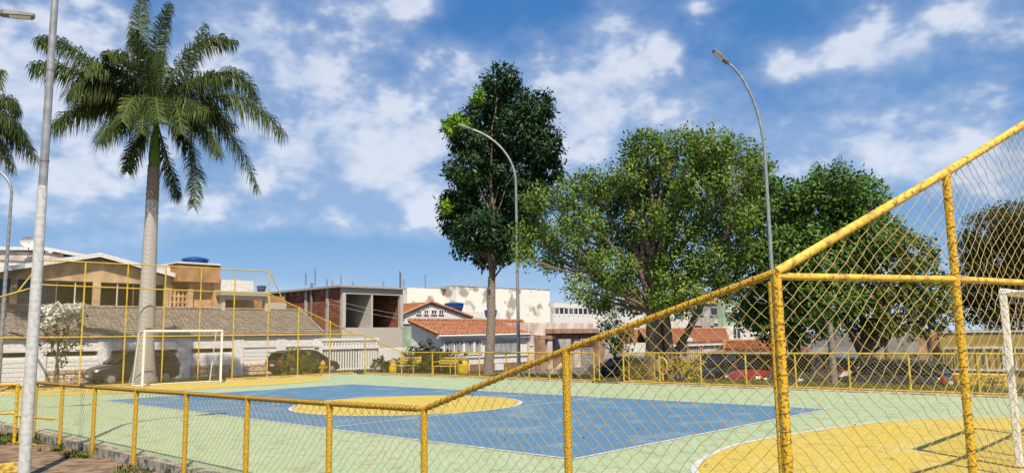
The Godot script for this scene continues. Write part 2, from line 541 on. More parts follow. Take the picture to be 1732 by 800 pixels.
# ---------------------------------------------------------------- ground, court and its paint
func v2(u: float, v: float) -> Vector2:
	return Vector2(u, -v)
func near_line() -> Array:   # court edge along the near side and round the near right corner, as [u, v]
	return [[-33.0, 4.5], [-5.8, 4.6], [-4.2, 4.72], [-2.5, 4.95], [-1.6, 5.85], [-1.15, 7.0], [-0.8, 8.6], [-0.55, 10.5], [-0.55, 18.0], [-2.0, 21.0], [-4.0, 22.35]]
func offset_line(pts: Array, d: float) -> Array:
	var r := []
	for i in pts.size():
		var a: Vector2 = pts[max(i - 1, 0)]
		var b: Vector2 = pts[min(i + 1, pts.size() - 1)]
		var t := (b - a).normalized()
		r.push_back((pts[i] as Vector2) + Vector2(-t.y, t.x) * d)
	return r
func strip(pts: Array, w: float, y: float, mb: MB) -> void:
	var l := offset_line(pts, w * 0.5)
	var r := offset_line(pts, -w * 0.5)
	for i in pts.size() - 1:
		var a: Vector2 = l[i]; var b: Vector2 = l[i + 1]; var c: Vector2 = r[i + 1]; var d: Vector2 = r[i]
		var q := [Vector3(a.x, y, a.y), Vector3(b.x, y, b.y), Vector3(c.x, y, c.y), Vector3(d.x, y, d.y)]
		if (q[2] - q[0]).cross(q[3] - q[1]).y > 0: mb.quad(q[0], q[1], q[2], q[3])
		else: mb.quad(q[3], q[2], q[1], q[0])
func area_edge(goal_u: float, dirn: float, v0: float, v1: float, r: float) -> Array:
	var pts := []
	for k in 17:
		var a := PI * 0.5 * k / 16.0
		pts.push_back(v2(goal_u + dirn * r * sin(a), v0 - r * cos(a)))
	for k in 17:
		var a := PI * 0.5 * k / 16.0
		pts.push_back(v2(goal_u + dirn * r * cos(a), v1 + r * sin(a)))
	return pts
func road_y(u: float) -> float:
	return lerpf(STREET, FAR_STREET, clampf((u + 42.0) / 8.0, 0.0, 1.0))
func build_ground() -> void:
	var g := MB.new()
	g.sheet(PackedVector2Array([Vector2(-700, -700), Vector2(700, -700), Vector2(700, 700), Vector2(-700, 700)]), FAR_STREET - 0.01)
	structure("ground", g, M.asphalt)
	# roads: level along the end of the court, dipping beside the far fence
	var rd := MB.new()
	rd.quad(Vector3(-120, STREET, 40), Vector3(-33, STREET, 40), Vector3(-33, STREET, -26), Vector3(-120, STREET, -26))
	rd.quad(Vector3(-120, STREET, -26), Vector3(-42, STREET, -26), Vector3(-42, STREET, -90), Vector3(-120, STREET, -90))
	rd.quad(Vector3(-42, STREET, -26), Vector3(-34, FAR_STREET, -26), Vector3(-34, FAR_STREET, -90), Vector3(-42, STREET, -90))
	rd.quad(Vector3(-42, STREET, -26), Vector3(-33, STREET, -26), Vector3(-33, -0.9, -26), Vector3(-42, -0.9, -26))
	structure("road", rd, M.asphalt)
	# verges and walk: low banks of earth round the court
	var vf := MB.new()
	vf.quad(Vector3(-30.6, -0.02, -22.6), Vector3(20, -0.02, -22.6), Vector3(20, -0.12, -27.6), Vector3(-30.6, -0.12, -27.6))
	vf.quad(Vector3(-30.6, -0.9, -27.6), Vector3(-30.6, -0.12, -27.6), Vector3(20, -0.12, -27.6), Vector3(20, -0.9, -27.6))
	structure("verge", vf, M.soil)
	var vl := MB.new()
	vl.quad(Vector3(-36.2, -0.1, -30), Vector3(-36.2, -0.1, 6), Vector3(-32.35, -0.02, 6), Vector3(-32.35, -0.02, -30))
	vl.quad(Vector3(-32.35, -0.03, -22.6), Vector3(-30.5, -0.03, -22.6), Vector3(-30.5, -0.12, -27.6), Vector3(-32.35, -0.12, -27.6))
	vl.quad(Vector3(-36.2, -0.9, -30), Vector3(-36.2, -0.9, 6), Vector3(-36.2, -0.1, 6), Vector3(-36.2, -0.1, -30))
	vl.quad(Vector3(-32.35, -0.9, -30), Vector3(-36.2, -0.9, -30), Vector3(-36.2, -0.1, -30), Vector3(-32.35, -0.02, -30))
	vl.quad(Vector3(-32.35, -0.9, -27.6), Vector3(-32.35, -0.9, -30), Vector3(-32.35, -0.02, -30), Vector3(-32.35, -0.12, -27.6))
	vl.quad(Vector3(-30.5, -0.9, -27.6), Vector3(-32.35, -0.9, -27.6), Vector3(-32.35, -0.12, -27.6), Vector3(-30.5, -0.12, -27.6))
	structure("verge_left", vl, M.soil)
	var wk := MB.new()
	var line := near_line()
	var poly := PackedVector2Array([Vector2(-30, 12), Vector2(8, 12), Vector2(8, -21)])
	for k in range(line.size() - 2, -1, -1): poly.push_back(v2(line[k][0], line[k][1] - 0.02))
	wk.sheet(poly, -0.125)
	structure("walkway", wk, M.walk)
	# expansion joints of the walkway slabs: real shallow kerb pieces along the court
	var slab := MB.new()
	var top := PackedVector2Array([v2(-32.35, 22.38), v2(-32.35, 4.5)])
	for k in range(1, line.size()): top.push_back(v2(line[k][0], line[k][1]))
	slab.sheet(top, 0.0)
	for k in top.size():
		var a := top[k]; var b := top[(k + 1) % top.size()]
		slab.quad(Vector3(a.x, -0.9, a.y), Vector3(b.x, -0.9, b.y), Vector3(b.x, 0, b.y), Vector3(a.x, 0, a.y))
	structure("court", slab, M.green)
	# pale concrete rim along the near edge and the kerb under the far fence
	var rim := MB.new()
	var pts := []
	for k in line.size() - 1: pts.push_back(v2(line[k][0], line[k][1] + 0.09))
	strip(pts, 0.17, 0.006, rim)
	var pts2 := []
	for k in line.size() - 1: pts2.push_back(v2(line[k][0], line[k][1] - 0.004))
	for k in pts2.size() - 1:
		var a: Vector2 = pts2[k]; var b: Vector2 = pts2[k + 1]
		rim.quad(Vector3(a.x, -0.2, a.y), Vector3(b.x, -0.2, b.y), Vector3(b.x, 0.006, b.y), Vector3(a.x, 0.006, a.y))
	structure("court_rim", rim, M.slab)
	var kb := MB.new()
	kb.cbox(Vector3(-31.6, -0.3, -22.62), Vector3(-17.55, 0.05, -22.32), 0.02)
	kb.cbox(Vector3(-16.3, -0.3, -22.62), Vector3(-3.6, 0.05, -22.32), 0.02)
	kb.cbox(Vector3(-32.5, -0.3, -22.5), Vector3(-32.2, 0.05, -3.5), 0.02)
	structure("kerb", kb, M.kerb)
	# painted fields
	var b := MB.new()
	b.sheet(PackedVector2Array([v2(-24.97, 8.37), v2(-6.9, 8.37), v2(-6.9, 17.23), v2(-24.97, 17.23)]), 0.004)
	structure("blue_field", b, M.blue)
	var cen := []
	for k in 65: cen.push_back(v2(-15.93 + 2.93 * cos(TAU * k / 64.0), 12.7 + 2.93 * sin(TAU * k / 64.0)))
	var c := MB.new()
	c.sheet(PackedVector2Array(cen.slice(0, 64)), 0.008)
	structure("centre_circle", c, M.yellow_floor)
	# right goal area, its edge read off the photograph, and its twin at the other end
	var right_edge := []
	for q in [[-0.65, 7.35], [-2.2, 7.45], [-3.9, 7.75], [-4.9, 8.3], [-5.39, 9.08], [-5.7, 10.1], [-5.83, 11.04], [-5.78, 12.0], [-5.68, 12.8], [-5.55, 13.7], [-5.35, 14.6], [-5.1, 15.5], [-4.7, 16.2], [-4.1, 16.85], [-3.42, 17.4], [-2.2, 17.9], [-0.65, 18.0]]:
		right_edge.push_back(v2(q[0], q[1]))
	var cur := Curve2D.new()
	for i in right_edge.size():
		var p: Vector2 = right_edge[i]
		var tan := ((right_edge[min(i + 1, right_edge.size() - 1)] as Vector2) - (right_edge[max(i - 1, 0)] as Vector2)) * 0.17
		cur.add_point(p, -tan, tan)
	var smooth_edge := []
	for p in cur.tessellate(4, 2): smooth_edge.push_back(p)
	var left_edge := area_edge(-32.2, 1.0, 11.3, 15.4, 4.6)
	var gl := MB.new()
	gl.sheet(PackedVector2Array(left_edge), 0.0045)
	gl.sheet(PackedVector2Array(smooth_edge), 0.0045)
	structure("goal_area", gl, M.yellow_floor)
	var ln := MB.new()
	strip(cen, 0.08, 0.012, ln)
	strip(left_edge, 0.08, 0.009, ln)
	strip(smooth_edge, 0.09, 0.009, ln)
	for s in [[v2(-24.97, 8.37), v2(-6.9, 8.37)], [v2(-6.9, 8.33), v2(-6.9, 17.27)], [v2(-6.86, 17.23), v2(-25.0, 17.23)], [v2(-24.97, 17.27), v2(-24.97, 8.33)]]:
		strip(s, 0.07, 0.0085, ln)
	for u in [-13.08, -18.9]:
		strip([v2(u, 8.4), v2(u, 17.2)], 0.055, 0.0095, ln)
	strip([v2(-2.1, 5.8), v2(-2.1, 20.6)], 0.07, 0.0125, ln)
	strip([v2(-30.82, 5.0), v2(-30.82, 21.6)], 0.07, 0.0125, ln)
	structure("court_lines", ln, M.line)

# ---------------------------------------------------------------- chain-link fences
func link(mb: MB, a: Vector3, b: Vector3, low: float, ha: float, hb: float, pitch: float, r: float, jit: float, la := -9.0, lb := -9.0) -> void:
	# diamond lattice between two posts; top runs from height ha to hb, bottom from la to lb when given
	var flat := Vector3(b.x - a.x, 0, b.z - a.z)
	var L := flat.length()
	var e := flat / L
	var nn := e.cross(Vector3.UP)
	var base := Vector3(a.x, 0, a.z)
	if la < -5: la = low
	if lb < -5: lb = low
	var hp := pitch * 0.5
	var ni := int(L / hp)
	var step := L / ni
	var maxh: float = max(ha, hb)
	var minl: float = min(la, lb)
	var nj := int((maxh - minl) / hp) + 1
	var node := func(i: int, j: int) -> Vector3:
		var hsh := sin(i * 12.9898 + j * 78.233 + a.x * 3.7) * 43758.5453
		hsh = hsh - floor(hsh)
		var hs2 := fmod(hsh * 97.13, 1.0)
		var edge := 0.0 if i == 0 or i == ni else 1.0
		var sag := jit * 0.9 * sin(PI * i / ni)   # slack wire: broad bulges between the posts
		var wx := sag * sin(j * 0.33 + a.x * 5.0) * edge
		var wy := sag * sin(i * 0.41 + a.z * 3.0 + j * 0.12)
		return Vector3(i * step + wx + (hsh - 0.5) * jit * edge, minl + j * hp + wy + (hs2 - 0.5) * jit, (r * 1.2 if i % 2 == 0 else -r * 1.2) + (hs2 - 0.5) * jit * 0.6 + sag * 1.5 * sin(j * 0.21 + i * 0.17))
	for i in ni:
		for j in range(-1, nj + 1):
			if (i + j) % 2 != 0: continue
			for dj in [-1, 1]:
				var p: Vector3 = node.call(i, j)
				var q: Vector3 = node.call(i + 1, j + dj)
				# clip to the slanted top and bottom
				var ok := true
				for side in 2:
					var dp := (lerpf(ha, hb, p.x / L) - p.y) if side == 0 else (p.y - lerpf(la, lb, p.x / L))
					var dq := (lerpf(ha, hb, q.x / L) - q.y) if side == 0 else (q.y - lerpf(la, lb, q.x / L))
					if dp < 0 and dq < 0: ok = false
					elif dp < 0: p = q.lerp(p, dq / (dq - dp))
					elif dq < 0: q = p.lerp(q, dp / (dp - dq))
					if not ok: break
				if ok and p.distance_to(q) > 0.004:
					mb.wire(base + e * p.x + Vector3(0, p.y, 0) + nn * p.z, base + e * q.x + Vector3(0, q.y, 0) + nn * q.z, r)
func pipe(parent: Node, called: String, a: Vector3, b: Vector3, r: float, m: Material, sides := 10) -> void:
	var mb := MB.new()
	var cnt: int = max(2, int(a.distance_to(b) / 0.5))
	var pts := []
	for i in cnt + 1: pts.push_back(a.lerp(b, float(i) / cnt))
	mb.tube(pts, [r], sides)
	obj(called, mb, m, parent)
func wraps(mb: MB, a: Vector3, b: Vector3, r: float, gap: float, wr: float) -> void:   # wire tied round a pipe in slanting turns
	var d := (b - a).normalized()
	var s := d.cross(Vector3.UP if abs(d.y) < 0.9 else Vector3.RIGHT).normalized()
	var t := d.cross(s)
	var cnt := int(a.distance_to(b) / gap)
	for i in range(1, cnt):
		var c := a + d * gap * (i + rng.randf_range(-0.15, 0.15))
		var last := Vector3.ZERO
		var lean := rng.randf_range(0.1, 0.6) * gap
		for k in 8:
			var g := TAU * k / 7.0
			var p := c + (s * cos(g) + t * sin(g)) * (r + wr * 0.6) + d * lean * (k / 7.0 - 0.5)
			if k > 0: mb.wire(last, p, wr)
			last = p
func build_fences() -> void:
	# near fence: low along the side, then climbing round the corner to the high end
	var nf := thing("chain_link_fence", "near yellow chain-link fence, low beside the walkway then climbing steeply to a high corner", "fence")
	var P := []   # [x, z, top]
	for q in [[105, 651], [160, 655], [230, 660], [315, 665.5], [418, 673], [557, 682.5], [717, 692]]:
		var w := pv(q[0], q[1], 4.52 + (q[0] - 105) * 0.0002)
		P.push_back([w.x, w.z, w.y])
	for q in [[957, 592, 4.74], [1314, 460, 4.92]]:
		var w := pv(q[0], q[1], q[2])
		P.push_back([w.x, w.z, w.y])
	var w6 := pu(1601, 292, -1.55)
	P.push_back([w6.x, w6.z, w6.y])
	var w7 := pu(1745, 203, -1.2)
	P.push_back([w7.x, w7.z, w7.y])
	var first: float = P[0][0]
	P.push_front([first - 1.5, P[0][1] + 0.02, P[0][2]])
	P.append_array([[-0.85, -8.1, 3.42], [-0.68, -9.6, 3.42]])
	for k in 5: P.push_back([-0.66, -11.1 - 1.5 * k, 3.42])
	P.append_array([[-0.9, -19.0, 2.8], [-2.2, -20.9, 1.9], [-4.0, -22.4, 1.06]])
	var mid: float = P[9][2] - 0.03
	var wraps_mb := MB.new()
	for i in P.size():
		var p: Array = P[i]
		var big: bool = i == 9 or i == 10
		var rr := 0.032 if i < 9 else 0.031
		pipe(nf, "post", Vector3(p[0], -0.3, p[1]), Vector3(p[0], p[2] - 0.01, p[1]), rr, M.post if i < 9 else M.post_clean, 12)
		if big: wraps(wraps_mb, Vector3(p[0], -0.1, p[1]), Vector3(p[0], p[2], p[1]), rr, 0.115, 0.0032)
		if i == 9: pipe(nf, "edge_bar", Vector3(p[0] - 0.046, -0.1, p[1] + 0.01), Vector3(p[0] - 0.046, p[2] - 0.06, p[1] + 0.01), 0.014, M.post, 8)
		if i + 1 < P.size():
			var q: Array = P[i + 1]
			var a := Vector3(p[0], p[2], p[1])
			var b := Vector3(q[0], q[2], q[1])
			pipe(nf, "top_rail", a, b, 0.026 if i < 9 else 0.032, M.rail if i < 9 else M.rail_clean, 12)
			if i < 9: wraps(wraps_mb, a, b, 0.027 if i < 9 else 0.033, 0.058 if i < 7 else 0.085, 0.0042)
			var mb := MB.new()
			var jit := 0.017 if i > 5 else 0.012
			if i >= 9 and i < 17:
				pipe(nf, "middle_rail", Vector3(a.x, mid, a.z), Vector3(b.x, mid, b.z), 0.025, M.rail_clean, 10)
			link(mb, a, b, 0.01, p[2], q[2], 0.112, 0.0028 if i < 7 else 0.0026, jit)
			stuff(obj("chain_link_mesh", mb, M.wire, nf))
	stuff(obj("tie_wire", wraps_mb, M.wrap, nf))
	# end fence behind the far goal
	var ef := thing("chain_link_fence", "tall yellow chain-link fence behind the white goal and in front of the palm", "fence")
	var U := -32.3
	var posts := [[3.2, 1.96], [5.0, 2.6], [6.75, 3.2], [8.49, 4.8], [9.96, 4.8], [11.53, 4.81], [13.02, 4.81], [14.52, 4.83], [16.04, 4.84], [17.69, 4.85], [19.24, 3.27], [20.97, 2.62]]
	var corner := pv(617, 566, 22.45)
	for p in posts: pipe(ef, "post", Vector3(U, -0.1, -p[0]), Vector3(U, p[1], -p[0]), 0.03, M.pipe_far, 8)
	pipe(ef, "post", Vector3(corner.x, -0.1, -22.45), Vector3(corner.x, 1.9, -22.45), 0.03, M.pipe_far, 8)
	for r in [[8.49, 4.8, 17.69, 4.85], [8.49, 3.88, 17.69, 3.82], [3.2, 1.93, 22.3, 1.95], [3.2, 1.96, 8.49, 3.86], [17.69, 3.82, 22.3, 1.98], [8.49, 4.8, 7.75, 3.6], [17.69, 4.85, 18.4, 3.54], [3.2, 0.08, 22.3, 0.08]]:
		pipe(ef, "rail", Vector3(U + 0.01, r[1], -r[0]), Vector3(U + 0.01, r[3], -r[2]), 0.026, M.pipe_far, 8)
	pipe(ef, "rail", Vector3(U, 1.95, -22.3), Vector3(corner.x, 1.9, -22.45), 0.026, M.pipe_far, 8)
	for k in posts.size():
		var mb := MB.new()
		var p: Array = posts[k]
		var q: Array = posts[k + 1] if k + 1 < posts.size() else [22.4, 1.96]
		var ha: float = p[1]; var hb: float = q[1]
		if k == 2: hb = 3.86
		if k == 9: ha = 3.82
		link(mb, Vector3(U, 0, -p[0]), Vector3(U, 0, -q[0]), 0.08, ha, hb, 0.115, 0.0026, 0.006)
		stuff(obj("chain_link_mesh", mb, M.wire_far, ef))
	# far side fence: two runs with an open gateway between them
	var V := 22.47
	var ff := thing("chain_link_fence", "low yellow chain-link fence beside the benches, between the tall end fence and the gateway", "fence")
	var xs := []
	for px in [617, 679, 731, 770, 811, 856, 895, 930, 966, 1005]: xs.push_back(pv(px, 620, V).x)
	side_run(ff, xs, V, 1.9)
	var fg := thing("chain_link_fence", "low yellow chain-link fence in front of the broad tree and parked cars", "fence")
	xs = []
	for px in [1055, 1116, 1186, 1262, 1346, 1437, 1539, 1655]: xs.push_back(pv(px, 620, V).x)
	xs.push_back(-4.05)
	side_run(fg, xs, V, 0.0)
	# gate leaves swung open either side of the gap
	for g in [[1014, 1005, "narrow yellow gate leaf folded back beside the sand heap"], [1064, 1107, "yellow gate leaf folded back beside the broad tree trunk"]]:
		var gt := thing("gate_leaf", g[2], "gate")
		var a := pv(g[0], 620, V + 0.12)
		var b := pv(g[1], 620, V + 0.12)
		for x in [a.x, b.x]: pipe(gt, "post", Vector3(x, 0.06, -V - 0.12), Vector3(x, 1.03, -V - 0.12), 0.025, M.pipe_far, 8)
		for y in [0.12, 1.0]: pipe(gt, "rail", Vector3(a.x, y, -V - 0.12), Vector3(b.x, y, -V - 0.12), 0.02, M.pipe_far, 8)
		var mb := MB.new()
		var l: float = min(a.x, b.x)
		var r: float = max(a.x, b.x)
		link(mb, Vector3(l, 0, -V - 0.12), Vector3(r, 0, -V - 0.12), 0.12, 1.0, 1.0, 0.115, 0.0025, 0.005)
		stuff(obj("chain_link_mesh", mb, M.wire_far, gt))
	# railing that leads off to the left by the entrance
	var rl := thing("entrance_railing", "yellow pipe railing with sloping handrail by the entrance, beside the white-painted lamp pole", "railing")
	var e0 := pg(22, 750, -0.125)
	var e1 := e0 + Vector3(-0.35, 0, 0.05)
	var out := e0 + Vector3(-1.2, 0, 1.9)
	pipe(rl, "post", e0 + Vector3(0, -0.1, 0), e0 + Vector3(0, 1.08, 0), 0.032, M.post_clean)
	pipe(rl, "post", e0 + Vector3(0.16, 0, -0.05), e0 + Vector3(0.16, 1.04, -0.05), 0.024, M.post_clean)
	pipe(rl, "post", out + Vector3(0, -0.1, 0), out + Vector3(0, 1.08, 0), 0.032, M.post_clean)
	pipe(rl, "rail", e0 + Vector3(0, 1.07, 0), out + Vector3(0, 1.07, 0), 0.028, M.post_clean)
	pipe(rl, "rail", e0 + Vector3(0, 0.55, 0), out + Vector3(0, 0.55, 0), 0.022, M.post_clean)
	pipe(rl, "handrail", e0 + Vector3(0, 1.06, 0), e0 + Vector3(-1.6, 0.62, 0.9), 0.028, M.post_clean)
	pipe(rl, "rail", e0 + Vector3(0, 0.5, 0), e0 + Vector3(1.4, 0.5, -0.25), 0.02, M.post_clean)
	pipe(rl, "rail", e0 + Vector3(0, 0.02, 0), e0 + Vector3(0.8, 0.02, -0.15), 0.02, M.post_clean)
	var lm := MB.new()
	link(lm, e0, out, 0.1, 1.05, 1.05, 0.112, 0.0027, 0.01)
	stuff(obj("chain_link_mesh", lm, M.wire, rl))
func side_run(parent: Node, xs: Array, V: float, tall: float) -> void:
	for k in xs.size():
		var x: float = xs[k]
		var h := 1.07
		if not (k == 0 and tall > 0):
			pipe(parent, "post", Vector3(x, 0.0, -V), Vector3(x, h, -V), 0.029, M.pipe_far, 8)
		if k + 1 < xs.size():
			var y: float = xs[k + 1]
			var h0 := tall if (k == 0 and tall > 0) else h
			pipe(parent, "top_rail", Vector3(x, h0, -V), Vector3(y, h, -V), 0.027, M.pipe_far, 8)
			pipe(parent, "bottom_rail", Vector3(x, 0.085, -V), Vector3(y, 0.085, -V), 0.024, M.pipe_far, 8)
			var mb := MB.new()
			link(mb, Vector3(x, 0, -V), Vector3(y, 0, -V), 0.085, h0, h, 0.115, 0.0024, 0.006)
			stuff(obj("chain_link_mesh", mb, M.wire_far, parent))

# ---------------------------------------------------------------- goals
func build_goals() -> void:
	make_goal("white futsal goal with fine net standing before the palm trunk", -30.9, 11.74, 14.85, 2.16, -1.0, 0.004)
	make_goal("scuffed white goal frame standing on the yellow goal area", -2.2, 11.17, 14.33, 2.16, 1.0, 0.004)
func make_goal(label: String, u: float, v0: float, v1: float, h: float, back: float, wr: float) -> void:
	var g := thing("football_goal", label, "goal", Vector3(u, 0.018, -(v0 + v1) * 0.5))
	var w := (v1 - v0) * 0.5
	var s := 0.08
	for z in [w, -w]:
		bx("post", Vector3(-s / 2, 0, z - s / 2), Vector3(s / 2, h - s, z + s / 2), M.goal, g, 0.012)
		var top := Vector3(back * 0.52, h - 0.05, z)
		var foot := Vector3(back * 0.98, 0.03, z)
		pipe(g, "roof_bar", Vector3(0, h - 0.05, z), top, 0.02, M.goal, 8)
		pipe(g, "back_stay", top, foot, 0.022, M.goal, 8)
		pipe(g, "ground_bar", Vector3(back * 0.04, 0.03, z), foot, 0.02, M.goal, 8)
	bx("crossbar", Vector3(-s / 2, h - s, -w - s / 2), Vector3(s / 2, h, w + s / 2), M.goal, g, 0.012)
	pipe(g, "ground_bar", Vector3(back * 0.98, 0.03, -w), Vector3(back * 0.98, 0.03, w), 0.02, M.goal, 8)
	var mb := MB.new()
	var stp := 0.13
	var prof := [Vector2(0, h - 0.06), Vector2(0.52, h - 0.09), Vector2(0.98, 0.05)]
	var nz := int(2 * w / stp)
	for k in nz + 1:
		var z := -w + 2 * w * k / nz
		for j in 2:
			mb.wire(Vector3(back * prof[j].x, prof[j].y, z), Vector3(back * prof[j + 1].x, prof[j + 1].y, z), wr * 0.5)
	for k in 22:
		var t := k / 21.0 * 2.0
		var j: int = min(1, int(t))
		var p: Vector2 = prof[j].lerp(prof[j + 1], t - j)
		mb.wire(Vector3(back * p.x, p.y, -w), Vector3(back * p.x, p.y, w), wr * 0.5)
	for z in [-w, w]:
		for k in 16:
			var y := 0.05 + (h - 0.1) * k / 15.0
			mb.wire(Vector3(0, y, z), Vector3(back * lerpf(0.98, 0.52, y / h), y, z), wr * 0.5)
		for k in 8:
			var x := 0.98 * k / 8.0
			var yt := h - 0.07 if x < 0.52 else lerpf(h - 0.07, 0.05, (x - 0.52) / 0.46)
			mb.wire(Vector3(back * x, 0.04, z), Vector3(back * x, yt, z), wr * 0.5)
	stuff(obj("net", mb, M.net, g))

# ---------------------------------------------------------------- lamps
func make_lamp(label: String, base: Vector3, h0: float, rise: float, reach: float, to: Vector3, r0: float, r1: float, painted := 0.0, sweep := 68.0) -> void:
	var l := thing("street_lamp", label, "street lamp", base)
	var pts := []
	var rad := []
	for k in 12:
		var y := h0 * k / 11.0
		if y >= painted:
			pts.push_back(Vector3(0, y, 0)); rad.push_back(lerpf(r0, r1, y / (h0 + rise)))
	var last := Vector3.ZERO
	var before := Vector3.ZERO
	for k in range(1, 13):
		var a := deg_to_rad(sweep) * k / 12.0
		before = last
		last = to * reach * (1 - cos(a)) / (1 - cos(deg_to_rad(sweep))) + Vector3(0, h0 + rise * sin(a) / sin(deg_to_rad(sweep)), 0)
		pts.push_back(last)
		rad.push_back(lerpf(r0, r1, last.y / (h0 + rise)))
	if painted > 0:
		pts.push_front(Vector3(0, painted, 0)); rad.push_front(lerpf(r0, r1, painted / (h0 + rise)))
	var mb := MB.new()
	mb.tube(pts, rad, 12)
	obj("pole", mb, M.zinc, l)
	if painted > 0:
		var lo := MB.new()
		lo.tube([Vector3(0, -0.1, 0), Vector3(0, painted * 0.5, 0), Vector3(0, painted - 0.002, 0)], [r0 + 0.004, r0 * 0.97 + 0.003, lerpf(r0, r1, painted / (h0 + rise)) + 0.002], 14)
		obj("painted_base", lo, M.pole_paint, l)
		for y in [painted + 0.35, painted + 1.7, painted + 3.0]:
			var cl := MB.new()
			var rr := lerpf(r0, r1, y / (h0 + rise)) + 0.006
			cl.tube([Vector3(0, y, 0), Vector3(0, y + 0.035, 0)], [rr], 14)
			obj("band", cl, M.steel, l)
	else:
		var fl := MB.new()
		fl.lathe(Vector3(0, -0.05, 0), [[r0 * 2.2, 0.0], [r0 * 2.2, 0.04], [r0 * 1.1, 0.05], [r0 * 1.05, 0.4], [0.0, 0.4]], 12)
		obj("base_plate", fl, M.zinc, l)
	var d := (last - before).normalized()
	var hm := MB.new()
	var side := d.cross(Vector3.UP).normalized()
	var up := side.cross(d)
	var rs := []
	for q in [[-0.05, 0.05, 0.03], [0.1, 0.12, 0.045], [0.35, 0.15, 0.04], [0.62, 0.14, 0.03], [0.66, 0.1, 0.02]]:
		var c: Vector3 = last + d * float(q[0])
		rs.push_back([c - side * q[1] - up * q[2], c + side * q[1] - up * q[2], c + side * q[1] * 0.85 + up * q[2], c - side * q[1] * 0.85 + up * q[2]])
	for i in rs.size() - 1:
		for k in 4:
			var j := (k + 1) % 4
			hm.quad(rs[i][j], rs[i][k], rs[i + 1][k], rs[i + 1][j])
	hm.quad(rs[0][0], rs[0][1], rs[0][2], rs[0][3])
	hm.quad(rs[4][3], rs[4][2], rs[4][1], rs[4][0])
	var head := obj("lamp_head", hm, M.lamp_head, l)
	var ls := MB.new()
	var c0 := last + d * 0.2 - up * 0.047
	var c1 := last + d * 0.58 - up * 0.037
	ls.quad(c0 - side * 0.1, c1 - side * 0.1, c1 + side * 0.1, c0 + side * 0.1)
	obj("lens", ls, M.lens, head)
func build_lamps() -> void:
	var left := -court_dir(1, 0, 0)
	make_lamp("tall grey lamp pole with flaking white-painted base beside the low fence", Vector3(-12.3, -0.125, -3.17), 7.3, 1.7, 1.3, Vector3(0.3, 0, -0.95).normalized(), 0.076, 0.04, 4.05)
	make_lamp("grey lamp over the entrance railing, its flat head reaching over the fence", Vector3(-18.3, -0.125, -2.35), 7.6, 1.0, 1.3, Vector3(0.2, 0, -0.98).normalized(), 0.085, 0.045, 0.0, 86.0)
	var b3 := pg(878, 641, -0.1)
	var t3 := pd(795, 218, Vector2(b3.x, b3.z).length())
	var k3 := pd(867, 310, Vector2(b3.x, b3.z).length())
	make_lamp("curved galvanised lamp pole in front of the dark columnar tree", b3, k3.y - b3.y, t3.y - k3.y, 1.95, left, 0.085, 0.045)
	var b4 := pv(1318, 650, 23.6); b4.y = -0.06
	var dist := Vector2(b4.x, b4.z).length()
	var t4 := pd(1246, 110, dist)
	var k4 := pd(1298, 265, dist)
	make_lamp("tall curved galvanised lamp pole between the broad tree and the dense dark trees", b4, k4.y - b4.y, t4.y - k4.y, 1.05, left, 0.075, 0.042)
	var b5 := Vector3(-37.2, -0.1, -8.45)
	make_lamp("thin galvanised lamp pole on the verge before the beige gabled house", b5, 8.1, 1.25, 1.2, left, 0.1, 0.05)

# ---------------------------------------------------------------- buildings
func fu(parent: Node, called: String, m: Material, x0: float, y0: float, x1: float, y1: float, u: float, deep: float, down := false) -> MeshInstance3D:
	var a := pu(x0, (y0 + y1) * 0.5, u)
	var b := pu(x1, (y0 + y1) * 0.5, u)
	var top := (pu(x0, y0, u).y + pu(x1, y0, u).y) * 0.5
	var low := -0.95 if down else (pu(x0, y1, u).y + pu(x1, y1, u).y) * 0.5
	return bx(called, Vector3(u - deep, low, a.z), Vector3(u, top, b.z), m, parent)
func fv(parent: Node, called: String, m: Material, x0: float, y0: float, x1: float, y1: float, v: float, deep: float, down := false) -> MeshInstance3D:
	var a := pv(x0, (y0 + y1) * 0.5, v)
	var b := pv(x1, (y0 + y1) * 0.5, v)
	var top := (pv(x0, y0, v).y + pv(x1, y0, v).y) * 0.5
	var low := -0.95 if down else (pv(x0, y1, v).y + pv(x1, y1, v).y) * 0.5
	return bx(called, Vector3(a.x, low, -v - deep), Vector3(b.x, top, -v), m, parent)
func tiles(a: Vector3, b: Vector3, d: Vector3, c: Vector3, tile: float, course: float, lift: float) -> MB:
	# a-b eave, d-c ridge above them; curved tiles in overlapping courses
	var mb := MB.new()
	var rows := int(a.distance_to(d) / course) + 1
	var cols := int(a.distance_to(b) / tile) + 1
	var up := (b - a).cross(d - a).normalized()
	if up.y < 0: up = -up
	var per := 4
	for r in rows:
		var lo := []
		var hi := []
		var t0 := float(r) / rows
		var t1 := float(r + 1) / rows
		for k in cols * per + 1:
			var s := float(k) / (cols * per)
			var wave := absf(sin(PI * k / per)) * lift * 0.9
			var wob := 0.012 * sin(k * 1.7 + r * 2.3)
			lo.push_back((a.lerp(b, s)).lerp(d.lerp(c, s), t0) + up * (wave + lift + wob))
			hi.push_back((a.lerp(b, s)).lerp(d.lerp(c, s), t1) + up * (wave * 0.8))
		for k in cols * per:
			mb.quad(lo[k], lo[k + 1], hi[k + 1], hi[k])
			mb.quad(lo[k] - up * (lift + 0.01), lo[k + 1] - up * (lift + 0.01), lo[k + 1], lo[k])
	var e := -up * 0.12
	mb.quad(d + e, c + e, b + e, a + e)
	mb.quad(a + e, b + e, b, a); mb.quad(b + e, c + e, c, b); mb.quad(d + e, a + e, a, d); mb.quad(c + e, d + e, d, c)
	return mb
